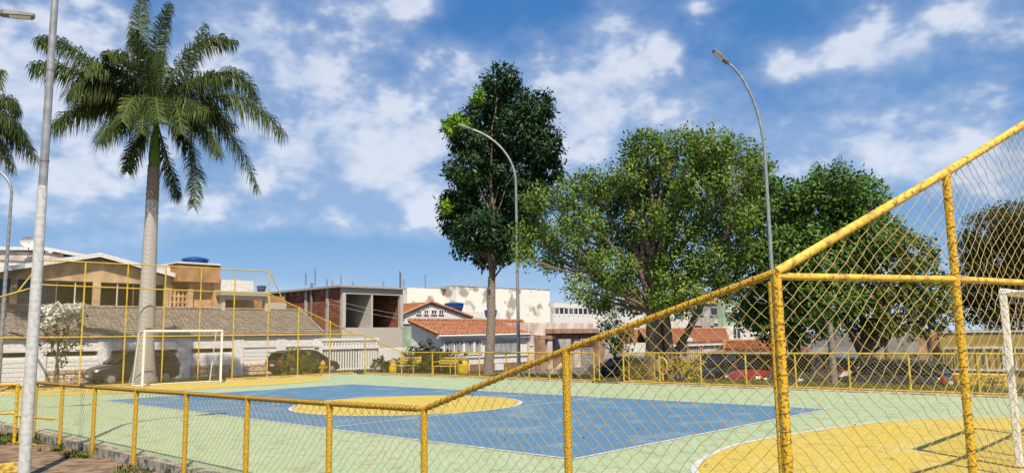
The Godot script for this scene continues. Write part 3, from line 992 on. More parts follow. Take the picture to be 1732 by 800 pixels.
func prism(mb: MB, poly: Array, off: Vector3) -> void:   # poly counter-clockwise seen from outside; off points inwards
	var bk := []
	for p in poly: bk.push_back(p + off)
	var m := Vector3.ZERO
	for k in range(1, poly.size() - 1): mb.tri(poly[0], poly[k], poly[k + 1])
	for k in range(1, poly.size() - 1): mb.tri(bk[0], bk[k + 1], bk[k])
	for k in poly.size():
		var j := (k + 1) % poly.size()
		mb.quad(poly[j], poly[k], bk[k], bk[j])
func bricks(parent: Node, o: Vector3, along: Vector3, len_: float, hgt: float, outw: Vector3, skip: Callable) -> void:
	var sets := [MB.new(), MB.new(), MB.new()]
	var bh := 0.2
	var bl := 0.34
	var r := 0
	var y := 0.0
	while y + bh <= hgt:
		var x := -0.17 if r % 2 else 0.0
		while x < len_:
			var x0: float = max(x + 0.012, 0.0)
			var x1: float = min(x + bl - 0.012, len_)
			if x1 - x0 > 0.05 and not skip.call((x0 + x1) * 0.5, y):
				var mb: MB = sets[rng.randi() % 3]
				var out := outw * (0.02 + rng.randf() * 0.012)
				var p := o + along * x0 + Vector3(0, y + 0.012, 0)
				var q := o + along * x1 + Vector3(0, y + 0.012, 0)
				var up := Vector3(0, bh - 0.024, 0)
				mb.quad(p + out, q + out, q + up + out, p + up + out)
				mb.quad(p + up + out, q + up + out, q + up, p + up)
				mb.quad(p, q, q + out, p + out)
				mb.quad(p, p + out, p + up + out, p + up)
				mb.quad(q + out, q, q + up, q + up + out)
			x += bl
		y += bh
		r += 1
	for k in 3: stuff(obj("brickwork", sets[k], M.brick[k], parent))
func tank(called: String, label: String, at: Vector3, r: float, h: float, m: Material) -> void:
	var t := thing(called, label, "water tank", at)
	var b := MB.new()
	b.lathe(Vector3.ZERO, [[0.0, 0.0], [r * 0.8, 0.0], [r * 0.86, h * 0.3], [r * 0.9, h * 0.32], [r * 0.97, h * 0.8], [r, h * 0.82]], 20)
	obj("body", b, m, t)
	var l := MB.new()
	l.lathe(Vector3(0, h * 0.8, 0), [[r * 1.05, 0.0], [r * 1.06, h * 0.06], [r * 0.8, h * 0.16], [r * 0.3, h * 0.24], [0.0, h * 0.25]], 20)
	obj("lid", l, m, t)

func build_left_row() -> void:
	var U := -43.0
	# ---- long beige house with a garage front under a grey tiled lean-to roof
	var a := thing("gabled_house", "beige gabled house with white garage front under long grey tiled roof", "house")
	var v0 := pu(-90, 600, U).z
	var v1 := pu(545, 600, U).z
	var ey := pu(330, 570, U).y
	bx("lintel", Vector3(U - 0.3, pu(330, 590, U).y, v0), Vector3(U, ey + 0.15, v1), M.white_wall, a)
	bx("wall", Vector3(U - 1.4, STREET, v0), Vector3(U - 1.0, ey + 0.1, v1), M.grey_wall, a)
	bx("wall", Vector3(U - 6.0, STREET, v1 + 0.02), Vector3(U - 0.02, ey + 0.1, v1 + 0.3), M.white_wall, a)
	for p in [[-40, -25], [60, 77], [164, 186], [241, 255], [299, 322], [394, 411], [467, 483], [530, 545]]:
		fu(a, "pillar", M.white_wall, p[0], 572, p[1], 640, U + 0.04, 0.4, true)
	var bays := [[-25, 60], [77, 164], [186, 241], [255, 299], [322, 394], [411, 467], [483, 530]]
	for k in bays.size():
		var b: Array = bays[k]
		var z0 := pu(b[0], 610, U).z
		var z1 := pu(b[1], 610, U).z
		var top := pu(330, 597, U).y if k < 5 else pu(330, 588, U).y
		var gate := MB.new()
		gate.box(Vector3(U - 0.14, STREET, z1), Vector3(U - 0.08, top, z0))
		var gp := obj("gate", gate, M.white_paint if k != 2 and k != 3 else M.grey_wall, a)
		var y := STREET + 0.03
		while y + 0.2 < top:
			bx("slat", Vector3(U - 0.08, y, z1 + 0.02), Vector3(U - 0.05, y + 0.19, z0 - 0.02), M.white_paint if k != 2 and k != 3 else M.grey_wall, gp, 0.008)
			y += 0.215
		if k == 1 or k == 4 or k == 5:   # rough stone plinth built of single stones
			var sy := STREET
			for row in 3:
				var z := z0
				var sh := 0.24 + 0.03 * sin(row * 3.0 + k)
				while z > z1 + 0.05:
					var w := rng.randf_range(0.28, 0.55)
					var ze: float = max(z - w, z1)
					bx("stone", Vector3(U - 0.1, sy + 0.008, ze + 0.012), Vector3(U + 0.02 + rng.randf() * 0.05, sy + sh - 0.012, z - 0.012), M.stone[rng.randi() % 3], a, 0.03)
					z = ze
				sy += sh
	var eu := U + 0.14
	var ru := U - 4.2
	var e_y := pu(330, 566, eu).y
	var r_y := pu(330, 524, ru).y
	var ea := Vector3(eu, e_y, pu(-90, 570, eu).z)
	var eb := Vector3(eu, e_y, pu(546, 564, eu).z)
	var ra := Vector3(ru, r_y, pu(-90, 524, ru).z)
	var rb := Vector3(ru, r_y, pu(507, 524, ru).z)
	var roof := tiles(ea, eb, ra, rb, 0.26, 0.38, 0.045)
	# hip end down to the side wall
	roof.tri(eb, Vector3(ru - 2.0, e_y, eb.z), rb)
	roof.quad(ra, rb, Vector3(ru - 3.0, e_y + 0.4, rb.z), Vector3(ru - 3.0, e_y + 0.4, ra.z))
	obj("tiled_roof", roof, M.tile_grey, a)
	pipe(a, "hip_cap", eb + Vector3(0.05, 0.08, 0), rb + Vector3(0, 0.08, 0), 0.09, M.tile_grey, 8)
	pipe(a, "ridge_cap", ra + Vector3(0, 0.08, 0), rb + Vector3(0, 0.08, 0), 0.09, M.tile_grey, 8)
	pipe(a, "gutter", ea + Vector3(0.03, -0.04, 0), eb + Vector3(0.03, -0.04, 0), 0.05, M.brown_light, 8)
	# upper storey, gable end towards the court
	var W := -48.2
	var yb := r_y - 0.9
	var yw := pu(160, 477, W).y
	var p0 := pu(-60, 470, W)
	var p1 := pu(288, 474, W)
	var pk := pu(168, 437, W)
	var hd := MB.new()
	prism(hd, [Vector3(W, yw, p0.z), Vector3(W, yw, p1.z), Vector3(W, p1.y + 0.1, p1.z), Vector3(W, pk.y, pk.z), Vector3(W, p0.y + 0.1, p0.z)], Vector3(-0.25, 0, 0))
	obj("gable_wall", hd, M.beige, a)
	for p in [[-60, -14], [15, 27], [155, 168], [276, 290]]:
		var z0 := pu(p[0], 500, W).z
		var z1 := pu(p[1], 500, W).z
		bx("pillar", Vector3(W - 0.25, yb, z1), Vector3(W, yw, z0), M.beige, a)
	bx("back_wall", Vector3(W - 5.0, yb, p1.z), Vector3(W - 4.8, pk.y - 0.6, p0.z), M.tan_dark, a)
	bx("side_wall", Vector3(W - 5.0, yb, p1.z), Vector3(W - 0.26, p1.y, p1.z + 0.2), M.beige, a)
	bx("floor", Vector3(W - 5.0, yb - 0.2, p1.z), Vector3(W + 0.1, yb, p0.z), M.concrete, a)
	for p in [[-14, 15, 1], [27, 155, 4], [168, 276, 4]]:
		var z0 := pu(p[0], 500, W - 0.12).z
		var z1 := pu(p[1], 500, W - 0.12).z
		var win := bx("window", Vector3(W - 0.14, yw - 0.06, z1), Vector3(W - 0.08, yw, z0), M.brown, a)
		for k in int(p[2]) + 1:
			var z := lerpf(z0, z1, k / float(p[2]))
			bx("mullion", Vector3(W - 0.14, yb, z - 0.03), Vector3(W - 0.08, yw - 0.06, z + 0.03), M.white_paint if k % 2 == 1 else M.brown, win)
		for k in int(p[2]):
			bx("pane", Vector3(W - 0.118, yb, lerpf(z0, z1, (k + 1.0) / p[2]) + 0.031), Vector3(W - 0.108, yw - 0.061, lerpf(z0, z1, k / float(p[2])) - 0.031), M.glass, win)
	var ov := W + 0.45
	var k0 := pu(-70, 463, ov)
	var k1 := pu(314, 468, ov)
	var kp := pu(168, 428, ov)
	var rf := MB.new()
	for s in [[k0, kp], [kp, k1]]:
		var q0 := Vector3(ov, s[0].y, s[0].z)
		var q1 := Vector3(ov, s[1].y, s[1].z)
		prism(rf, [q0 - Vector3(0, 0.14, 0), q1 - Vector3(0, 0.14, 0), q1, q0], Vector3(-7.5, 0, 0))
	obj("gable_roof", rf, M.roof_sheet, a)
	var fa := MB.new()
	for s in [[k0, kp], [kp, k1]]:
		var q0 := Vector3(ov + 0.04, s[0].y + 0.03, s[0].z)
		var q1 := Vector3(ov + 0.04, s[1].y + 0.03, s[1].z)
		prism(fa, [q0 - Vector3(0, 0.26, 0), q1 - Vector3(0, 0.26, 0), q1, q0], Vector3(-0.037, 0, 0))
	obj("barge_board", fa, M.white_paint, a)
	# roof ribs that run back from the verge
	for s in [[k0, kp], [kp, k1]]:
		for k in range(1, 12):
			var q: Vector3 = (s[0] as Vector3).lerp(s[1], k / 12.0)
			pipe(a, "roof_rib", Vector3(ov, q.y + 0.02, q.z), Vector3(ov - 7.4, q.y + 0.02, q.z), 0.04, M.roof_sheet, 6)
	# ---- paler house behind it
	var b := thing("rear_house", "pale house with long white eave and dish antenna above the beige gable", "house")
	fu(b, "wall", M.white_wall, -90, 430, 145, 470, -54.0, 6.0, true)
	fu(b, "wall_band", M.pink, -90, 424, 105, 440, -53.9, 0.12)
	var e0 := pu(-90, 416, -53.7)
	var e1 := pu(78, 418, -53.7)
	var e2 := pu(146, 431, -53.7)
	var br := MB.new()
	prism(br, [e0 - Vector3(0, 0.2, 0), e1 - Vector3(0, 0.2, 0), e1, e0], Vector3(-6, 0, 0))
	prism(br, [e1 - Vector3(0, 0.2, 0), e2 - Vector3(0, 0.2, 0), e2, e1], Vector3(-6, 0, 0))
	obj("roof", br, M.white_paint, b)
	var vent := MB.new()
	vent.tube([pu(84, 424, -53.0) + Vector3(-0.5, 0, 0), pu(84, 424, -53.0)], [0.16], 10)
	obj("vent_pipe", vent, M.white_paint, b)
	var dish := thing("dish_antenna", "white satellite dish on the pale rear house roof", "antenna", pu(50, 409, -53.0))
	var dm := MB.new()
	var rs := []
	for k in 6:
		var rr := 0.55 * k / 5.0
		var ring := []
		for j in 18: ring.push_back(Vector3(-0.3 + rr * rr * 0.5, rr * sin(TAU * j / 18.0) * 0.62, -rr * cos(TAU * j / 18.0)))
		rs.push_back(ring)
	dm.rings(rs)
	obj("dish", dm, M.white_paint, dish)
	pipe(dish, "mast", Vector3(-0.35, -0.9, 0), Vector3(-0.3, 0.0, 0), 0.03, M.steel, 6)
	# ---- orange-brown tower block with breeze-block screen
	var c := thing("stair_tower", "orange rendered stair tower with breeze-block screen beside the beige gable", "building")
	fu(c, "wall", M.peach, 318, 470, 371, 600, -48.0, 5.0, true)
	fu(c, "upper_block", M.tan_dark, 300, 447, 371.5, 477, -47.3, 5.5)
	fu(c, "upper_block", M.stained_wall, 278, 449, 300, 470, -48.5, 4.0)
	fu(c, "wall", M.tan_dark, 284, 470, 318, 600, -48.6, 4.0, true)
	fu(c, "pilaster", M.peach, 359, 478, 371, 600, -47.6, 0.5, true)
	fu(c, "pilaster", M.peach, 315, 489, 324, 600, -47.6, 0.5, true)
	fu(c, "coping", M.white_paint, 299, 444.5, 373, 447, -47.2, 5.7)
	var cz0 := pu(287, 505, -47.8).z
	var cz1 := pu(315, 505, -47.8).z
	var ct := pu(300, 491, -47.8).y
	var cb := pu(300, 523, -47.8).y
	for k in 5:
		var z := lerpf(cz0, cz1, k / 4.0)
		bx("screen_bar", Vector3(-47.95, cb - 0.5, z - 0.06), Vector3(-47.8, ct, z + 0.06), M.peach, c)
	for k in 5:
		var y := lerpf(cb - 0.3, ct, k / 4.0)
		bx("screen_shelf", Vector3(-47.96, y - 0.05, cz1), Vector3(-47.79, y + 0.05, cz0), M.peach, c)
	tank("water_tank", "large blue water tank with domed lid on the orange stair tower", pu(329, 446, -50.0) - Vector3(0, 0.55, 0), 0.82, 0.95, M.tank)
	# ---- white annex with dark veranda
	var d := thing("veranda_annex", "white annex with concrete beam over a dark veranda behind the tiled roof", "building")
	fu(d, "parapet", M.white_wall, 373, 474, 428, 493, -50.0, 3.0)
	fu(d, "beam", M.concrete, 373, 493, 453, 500, -46.8, 5.0)
	fu(d, "beam", M.plaster, 377, 500, 452, 507, -47.2, 0.4)
	for p in [[373, 379], [447, 455]]: fu(d, "pillar", M.plaster, p[0], 500, p[1], 600, -47.1, 0.4, true)
	fu(d, "back_wall", M.tan_dark, 373, 500, 480, 600, -51.0, 0.3, true)
	fu(d, "side_room", M.plaster, 455, 512, 483, 600, -50.0, 1.0, true)
	tank("water_tank", "small blue water tank on the white annex roof", pu(441, 493, -48.5), 0.32, 0.4, M.tank)
	# ---- unfinished brick building
	var B := -45.0
	var s := thing("brick_building", "unfinished two-storey brick building with open concrete bays and bare rods on top", "building")
	var top := pu(630, 488, B).y
	var oy := pu(630, 498.5, B).y
	var sy := pu(630, 554, B).y
	var z_l := pu(578, 520, B).z
	var z_r := pu(681, 520, B).z
	var z_m := pu(629, 520, B).z
	var fl := sy
	bx("roof_slab", Vector3(B - 15.0, top, z_r - 0.15), Vector3(B + 0.25, top + 0.14, z_l + 0.35), M.concrete, s)
	bx("lintel", Vector3(B - 0.25, oy, z_r), Vector3(B, top - 0.002, z_l), M.plaster, s)
	for z in [z_l - 0.15, z_r + 0.12]: bx("column", Vector3(B - 0.25, fl, z - 0.14), Vector3(B + 0.03, oy, z + 0.14), M.plaster, s)
	bx("partition", Vector3(B - 4.0, fl, z_m - 0.08), Vector3(B - 0.02, top - 0.01, z_m + 0.08), M.plaster, s)
	bx("front_wall", Vector3(B - 0.25, STREET, z_r), Vector3(B - 0.003, fl, z_l), M.plaster, s)
	bx("floor_slab", Vector3(B - 15.0, fl - 0.15, z_r + 0.02), Vector3(B - 0.26, fl, z_l - 0.02), M.concrete, s)
	bx("back_wall", Vector3(B - 4.2, fl, z_r + 0.02), Vector3(B - 4.0, top - 0.01, z_l - 0.2), M.mortar, s)
	bx("side_wall", Vector3(B - 15.0, STREET, z_r), Vector3(B - 0.26, top - 0.005, z_r + 0.12), M.mortar, s)
	bricks(s, Vector3(B - 4.0, fl, z_r + 0.12), Vector3(1, 0, 0), 3.72, top - fl - 0.05, Vector3(0, 0, 1), func(_x, _y): return false)
	bx("side_wall", Vector3(B - 15.0, STREET, z_l - 0.2), Vector3(B - 0.26, top - 0.005, z_l - 0.03), M.mortar, s)
	bx("plinth", Vector3(B - 15.0, STREET, z_l - 0.05), Vector3(B - 0.03, sy - 0.1, z_l + 0.02), M.rubble, s)
	bricks(s, Vector3(B - 14.9, sy - 0.1, z_l - 0.03), Vector3(1, 0, 0), 14.6, top - sy + 0.06, Vector3(0, 0, 1), func(x, y): return y > 2.4 and x < 14.0 and fmod(x, 1.0) < 0.45)
	for x in [1.8, 4.6, 7.6, 10.8]: bx("column", Vector3(B - x - 0.15, STREET, z_l - 0.04), Vector3(B - x + 0.15, top - 0.01, z_l + 0.06), M.plaster, s)
	pipe(s, "drain_pipe", Vector3(B - 3.7, STREET, z_l + 0.12), Vector3(B - 3.7, top + 0.5, z_l + 0.12), 0.1, M.steel, 8)
	for q in [[535, 452], [523, 460], [575, 470], [583, 463], [600, 474], [655, 474], [678, 458], [556, 470]]:
		var rz := pu(q[0], 486, B - 0.6).z
		var rx := B - 0.6 - rng.randf() * 1.2
		for k in 2: pipe(s, "rod", Vector3(rx + k * 0.12, top + 0.1, rz), Vector3(rx + k * 0.12 + 0.03, pu(q[0], q[1], B - 0.6).y - k * 0.15, rz + 0.03), 0.016 if q[0] != 678 else 0.035, M.rust, 5)
	# ---- white gate with balustrade in front of it
	var g := thing("balustrade_gate", "white bar gate under a white balustrade before the brick building", "gate")
	var G := -42.0
	for y in [[571.5, 576], [585, 590]]: fu(g, "rail", M.white_paint, 543, y[0], 641, y[1], G, 0.25)
	var bt := pu(590, 576, G).y
	var bb := pu(590, 585, G).y
	var gz0 := pu(545, 580, G).z
	var gz1 := pu(640, 580, G).z
	var bal := MB.new()
	bal.lathe(Vector3.ZERO, [[0.07, 0.0], [0.09, 0.03], [0.05, 0.1], [0.1, (bt - bb) * 0.45], [0.05, (bt - bb) * 0.75], [0.09, (bt - bb)]], 8)
	var bal_mesh := bal.mesh(M.white_paint)
	for k in 19: share("baluster", bal_mesh, Transform3D(Basis(), Vector3(G - 0.12, bb, lerpf(gz0, gz1, (k + 0.5) / 19.0))), g)
	var gy := pu(590, 590, G).y
	for k in 22:
		var z := lerpf(gz0, gz1, (k + 0.3) / 22.0)
		bx("bar", Vector3(G - 0.16, STREET + 0.05, z - 0.05), Vector3(G - 0.1, gy, z + 0.05), M.white_paint, g)
	for y in [STREET + 0.12, gy - 0.12]: bx("cross_rail", Vector3(G - 0.2, y, gz1), Vector3(G - 0.161, y + 0.08, gz0), M.white_paint, g)
	bx("yard_wall", Vector3(G - 2.4, STREET, gz1), Vector3(G - 2.2, gy + 0.1, gz0), M.plaster, g)
	bx("yard_roof", Vector3(G - 2.4, gy + 0.1, gz1), Vector3(G - 0.3, gy + 0.2, gz0), M.concrete, g)
	for z in [gz0 + 0.15, gz1 - 0.15]: bx("gate_post", Vector3(G - 0.3, STREET, z - 0.14), Vector3(G, gy, z + 0.14), M.white_wall, g)
	var ww := thing("garden_wall", "low white panelled wall beside the white bar gate", "wall")
	fu(ww, "wall", M.white_wall, 643, 588, 700, 634, G - 0.2, 0.2, true)
	for k in 12:
		var z := lerpf(pu(645, 600, G - 0.2).z, pu(698, 600, G - 0.2).z, k / 11.0)
		bx("panel", Vector3(G - 0.2, STREET + 0.1, z - 0.11), Vector3(G - 0.16, pu(670, 590, G).y, z + 0.11), M.white_paint, ww)
	for q in [[556, 506, 790, 541, "upper slack service cable strung past the open brick bays"], [556, 514, 790, 548, "lower slack service cable strung past the open brick bays"]]:
		var c0 := pu(q[0], q[1], -44.2)
		var c1 := pu(q[2], q[3], -38.2)
		var pts := []
		for k in 17:
			var t := k / 16.0
			pts.push_back(c0.lerp(c1, t) - Vector3(0, 0.3 * sin(PI * t), 0))
		var cm := MB.new()
		cm.tube(pts, [0.009], 5)
		tag(obj("overhead_cable", cm, M.grey_wall), q[4], "cable")
	var gw := thing("green_house", "narrow pale green wall beside the brick building", "building")
	fu(gw, "wall", M.green_wall, 681.5, 548, 696, 600, -45.6, 4.0, true)
	fu(gw, "coping", M.white_paint, 681.5, 545, 697, 548, -45.5, 4.2)

func window_v(parent: Node, x0: float, y0: float, x1: float, y1: float, v: float, frame: Material, fill: Material, bars: int) -> void:
	# a window set in the wall z = -v: sash, panes and bars with real depth
	var a := pv(x0, (y0 + y1) * 0.5, v)
	var b := pv(x1, (y0 + y1) * 0.5, v)
	var top := (pv(x0, y0, v).y + pv(x1, y0, v).y) * 0.5
	var low := (pv(x0, y1, v).y + pv(x1, y1, v).y) * 0.5
	var w := bx("window", Vector3(a.x, low, -v + 0.01), Vector3(b.x, top, -v + 0.03), fill, parent)
	var t: float = clampf((b.x - a.x) * 0.07, 0.05, 0.1)
	bx("frame", Vector3(a.x - t, top, -v + 0.002), Vector3(b.x + t, top + t, -v + 0.1), frame, w)
	bx("sill", Vector3(a.x - t * 1.5, low - t, -v + 0.002), Vector3(b.x + t * 1.5, low, -v + 0.14), frame, w)
	for k in bars + 1:
		var x := lerpf(a.x - t, b.x, k / float(bars))
		bx("frame", Vector3(x, low, -v + 0.003), Vector3(x + t, top, -v + 0.09), frame, w)
func roof_slope(parent: Node, q: Array, v0: float, v1: float, m: Material, flatten := true) -> void:
	# q: eave left, eave right, ridge right, ridge left in photo pixels
	var a := pv(q[0], q[1], v0); var b := pv(q[2], q[3], v0)
	var c := pv(q[4], q[5], v1); var d := pv(q[6], q[7], v1)
	if flatten:
		a.y = (a.y + b.y) * 0.5; b.y = a.y
		c.y = (c.y + d.y) * 0.5; d.y = c.y
	obj("tiled_roof", tiles(a, b, d, c, 0.26, 0.36, 0.045), m, parent)
	pipe(parent, "ridge_cap", d + Vector3(0, 0.08, 0), c + Vector3(0, 0.08, 0), 0.09, m, 8)
	pipe(parent, "verge_cap", a + Vector3(0, 0.06, 0), d + Vector3(0, 0.06, 0), 0.08, m, 8)
	pipe(parent, "verge_cap", b + Vector3(0, 0.06, 0), c + Vector3(0, 0.06, 0), 0.08, m, 8)
	bx("fascia", Vector3(a.x, a.y - 0.26, a.z - 0.12), Vector3(b.x, a.y - 0.02, a.z - 0.04), M.white_paint, parent)
func window_u(parent: Node, x0: float, y0: float, x1: float, y1: float, u: float, frame: Material, fill: Material, bars: int) -> void:
	# a window set in the wall x = u: sash, panes and bars with real depth
	var a := pu(x0, (y0 + y1) * 0.5, u)
	var b := pu(x1, (y0 + y1) * 0.5, u)
	var top := (pu(x0, y0, u).y + pu(x1, y0, u).y) * 0.5
	var low := (pu(x0, y1, u).y + pu(x1, y1, u).y) * 0.5
	var w := bx("window", Vector3(u + 0.01, low, a.z), Vector3(u + 0.03, top, b.z), fill, parent)
	var t: float = clampf((a.z - b.z) * 0.07, 0.05, 0.1)
	bx("frame", Vector3(u + 0.002, top, a.z + t), Vector3(u + 0.1, top + t, b.z - t), frame, w)
	bx("sill", Vector3(u + 0.002, low - t, a.z + t * 1.5), Vector3(u + 0.14, low, b.z - t * 1.5), frame, w)
	for k in bars + 1:
		var z := lerpf(a.z + t, b.z, k / float(bars))
		bx("frame", Vector3(u + 0.003, low, z), Vector3(u + 0.09, top, z - t), frame, w)
func roof_slope_u(parent: Node, q: Array, u0: float, u1: float, m: Material) -> Array:
	# q: eave left, eave right, ridge right, ridge left in photo pixels
	var a := pu(q[0], q[1], u0); var b := pu(q[2], q[3], u0)
	var c := pu(q[4], q[5], u1); var d := pu(q[6], q[7], u1)
	a.y = (a.y + b.y) * 0.5; b.y = a.y
	c.y = (c.y + d.y) * 0.5; d.y = c.y
	obj("tiled_roof", tiles(a, b, d, c, 0.26, 0.36, 0.045), m, parent)
	pipe(parent, "ridge_cap", d + Vector3(0, 0.08, 0), c + Vector3(0, 0.08, 0), 0.09, m, 8)
	pipe(parent, "verge_cap", a + Vector3(0, 0.06, 0), d + Vector3(0, 0.06, 0), 0.08, m, 8)
	pipe(parent, "verge_cap", b + Vector3(0, 0.06, 0), c + Vector3(0, 0.06, 0), 0.08, m, 8)
	bx("fascia", Vector3(u0 - 0.12, a.y - 0.26, a.z), Vector3(u0 - 0.04, a.y - 0.02, b.z), M.white_paint, parent)
	return [a, b, c, d]
func build_far_row() -> void:
	# ---- house with terracotta roof
	var a := thing("terracotta_house", "white house with terracotta tiled roof and shuttered windows behind the columnar tree", "house")
	var V := -37.5
	fu(a, "wall", M.white_wall, 746, 566, 895, 632, V, 0.3, true)
	var rq := roof_slope_u(a, [741, 567, 898, 563.5, 884, 545, 690, 541], V + 0.35, V - 3.0, M.tile_red)
	var sw := MB.new()   # side wall under the verge
	var e_: Vector3 = rq[0]
	var r_: Vector3 = rq[3]
	var wz := pu(746, 600, V).z
	prism(sw, [Vector3(V - 3.0, -0.95, wz), Vector3(V - 0.31, -0.95, wz), Vector3(V - 0.31, e_.y, wz), Vector3(V - 3.0, r_.y - 0.12, wz)], Vector3(0, 0, -0.25))
	obj("side_wall", sw, M.white_wall, a)
	window_u(a, 751, 576, 812, 598, V, M.white_paint, M.shutter, 2)
	var c0 := pu(752, 587, V); var c1 := pu(811, 587, V)
	for k in 14:   # curtain folds in the left window
		var z := lerpf(c0.z, c1.z, (k + 0.5) / 14.0)
		pipe(a, "curtain_fold", Vector3(V + 0.045, pu(780, 597, V).y, z), Vector3(V + 0.045, pu(780, 577, V).y, z), 0.05 + 0.03 * (k % 3), M.shutter if k % 4 != 3 else M.white_paint, 6)
	window_u(a, 834, 575, 874, 595, V, M.white_paint, M.shutter, 1)
	var s0 := pu(834, 585, V); var s1 := pu(874, 585, V)
	for k in 9:
		var y := lerpf(pu(855, 594, V).y, pu(855, 577, V).y, k / 9.0)
		bx("shutter_slat", Vector3(V + 0.03, y, s0.z - 0.06), Vector3(V + 0.055, y + 0.08, s1.z + 0.06), M.shutter, a)
	fu(a, "sill_band", M.white_paint, 746, 600, 895, 604, V + 0.09, 0.085)
	fu(a, "brick_plinth", M.brown, 797, 614, 893, 634, V + 0.16, 0.15, true)
	fu(a, "meter_box", M.white_paint, 838, 615, 852, 626, V + 0.3, 0.1)
	pipe(a, "gutter", pu(742, 568.5, V + 0.38), pu(897, 565, V + 0.38), 0.06, M.white_paint, 8)
	# ---- gable behind it
	var g := thing("gable_house", "white gable with terracotta verge and row of small windows beside the brick building", "house")
	var GV := -52.0
	var gp := MB.new()
	var q := [pu(684, 552, GV), pu(794, 552, GV), pu(794, 538, GV), pu(728, 515, GV), pu(684, 533, GV)]
	q[0].y = -0.9; q[1].y = -0.9
	prism(gp, q, Vector3(-6, 0, 0))
	obj("gable_wall", gp, M.white_wall, g)
	var gl := pu(676, 534, GV + 0.12); var gk := pu(728, 511, GV + 0.12); var gr := pu(799, 537, GV + 0.12)
	var bk := Vector3(-6.5, 0, 0)
	obj("tiled_roof", tiles(gl + bk, gl, gk + bk, gk, 0.3, 0.4, 0.06), M.tile_red, g)
	obj("tiled_roof", tiles(gr, gr + bk, gk, gk + bk, 0.3, 0.4, 0.06), M.tile_red, g)
	pipe(g, "verge_cap", gl + Vector3(0.05, 0.05, 0), gk + Vector3(0.05, 0.05, 0), 0.12, M.tile_red, 8)
	pipe(g, "verge_cap", gr + Vector3(0.05, 0.05, 0), gk + Vector3(0.05, 0.05, 0), 0.12, M.tile_red, 8)
	for p in [[704, 711], [717, 723], [729, 737], [742, 749]]: window_u(g, p[0], 525, p[1], 531, GV, M.white_paint, M.glass, 2)
	tank("water_tank", "broad blue water tank beside the terracotta gable", pu(768, 527, -55.0), 0.95, 0.85, M.tank)
	tank("water_tank", "dark blue water tank with white rim in front of the stained white wall", pu(830, 538, -52.0), 0.62, 0.8, M.tank)
	var ts := thing("tank_stand", "white tank stand behind the terracotta roof ridge", "stand")
	fu(ts, "deck", M.white_paint, 815, 537.5, 846, 540, -51.4, 1.4)
	fu(ts, "wall", M.white_wall, 751, 527.2, 846, 560, -54.2, 2.0, true)
	# ---- big weathered white blocks
	var w := thing("weathered_block", "large weathered white windowless block with black mould streaks", "building")
	fu(w, "wall", M.stained_wall, 772, 486, 877, 600, -60.0, 8.0, true)
	fu(w, "wall", M.stained_wall, 881, 489, 931, 600, -59.5, 8.0, true)
	fu(w, "recess", M.stained_wall, 876, 490, 882, 600, -61.2, 3.0, true)
	fu(w, "wall", M.stained_wall, 688, 488, 753, 600, -62.0, 6.0, true)
	fu(w, "recess", M.stained_wall, 752, 489, 773, 600, -64.0, 4.0, true)
	fu(w, "roof_edge", M.concrete, 750, 486, 774, 489, -61.5, 5.0)
	fu(w, "drain", M.steel, 823, 487, 829, 520, -59.98, 0.1)
	for p in [[772, 876, 485.2, 486.5], [881, 932, 488, 489.4]]: fu(w, "coping", M.grey_wall, p[0], p[2], p[1], p[3], -59.95 if p[0] < 800 else -59.45, 8.2)
	for x in [[719, 465], [683, 472]]: pipe(w, "aerial", pu(x[0], 488, -63.0), pu(x[0], x[1], -63.0), 0.05, M.steel, 5)
	# ---- pink house with carport
	var c := thing("carport_house", "pale pink house with brown framed carport beside the terracotta house", "house")
	var CV := -37.4
	fu(c, "parapet", M.pink, 893, 546, 1004, 567, CV, 4.0)
	fu(c, "wall", M.pink, 893, 567, 916, 632, CV, 4.0, true)
	fu(c, "canopy", M.brown_light, 938, 556, 1013, 563.5, CV + 0.9, 5.0)
	fu(c, "beam", M.brown, 938, 563.5, 1013, 573, CV + 0.6, 0.3)
	fu(c, "beam", M.brown_light, 914, 567.5, 940, 573.5, CV + 0.62, 0.6)
	fu(c, "column", M.brown_light, 914.5, 573.5, 923, 634, CV + 0.6, 0.5, true)
	for p in [[927, 935], [972, 983]]: fu(c, "column", M.pink, p[0], 573, p[1], 634, CV + 0.5, 0.3, true)
	fu(c, "column", M.brown_light, 1012, 563, 1023, 634, CV + 0.6, 0.5, true)
	fu(c, "back_wall", M.grey_wall, 905, 560, 1040, 634, CV - 4.1, 0.3, true)
	fu(c, "roller_door", M.brown_light, 936, 604, 971, 634, CV + 0.1, 0.06, true)
	fu(c, "roller_door", M.shutter, 984, 580, 1011, 634, CV + 0.1, 0.06, true)
	for k in 10:
		fu(c, "door_slat", M.brown_light, 936.5, 604.5 + k * 2.8, 970.5, 606.6 + k * 2.8, CV + 0.16, 0.05)
		fu(c, "door_slat", M.shutter, 984.5, 580.5 + k * 5.2, 1010.5, 584.8 + k * 5.2, CV + 0.16, 0.05)
	fu(c, "notice", M.white_paint, 896, 582, 902, 585, CV + 0.05, 0.04)
	# ---- hazy blocks further off
	var d := thing("railed_block", "distant grey and white block with railings and tanks on its roof", "building")
	fu(d, "wall", M.white_wall, 936, 532, 1090, 600, -75.0, 10.0, true)
	fu(d, "upper_wall", M.grey_wall, 940, 514, 1090, 532, -77.0, 8.0)
	fu(d, "parapet", M.white_wall, 936, 513, 1000, 521, -75.5, 1.0)
	fu(d, "roof", M.steel, 998, 512, 1060, 516, -74.5, 8.0)
	for k in 18: fu(d, "railing_bar", M.white_paint, 938 + k * 8.0, 522, 939.3 + k * 8.0, 534, -74.9, 0.1)
	for p in [[946, 958], [975, 992], [1010, 1025], [1044, 1060]]: fu(d, "window", M.glass, p[0], 520, p[1], 531, -76.95, 0.05)
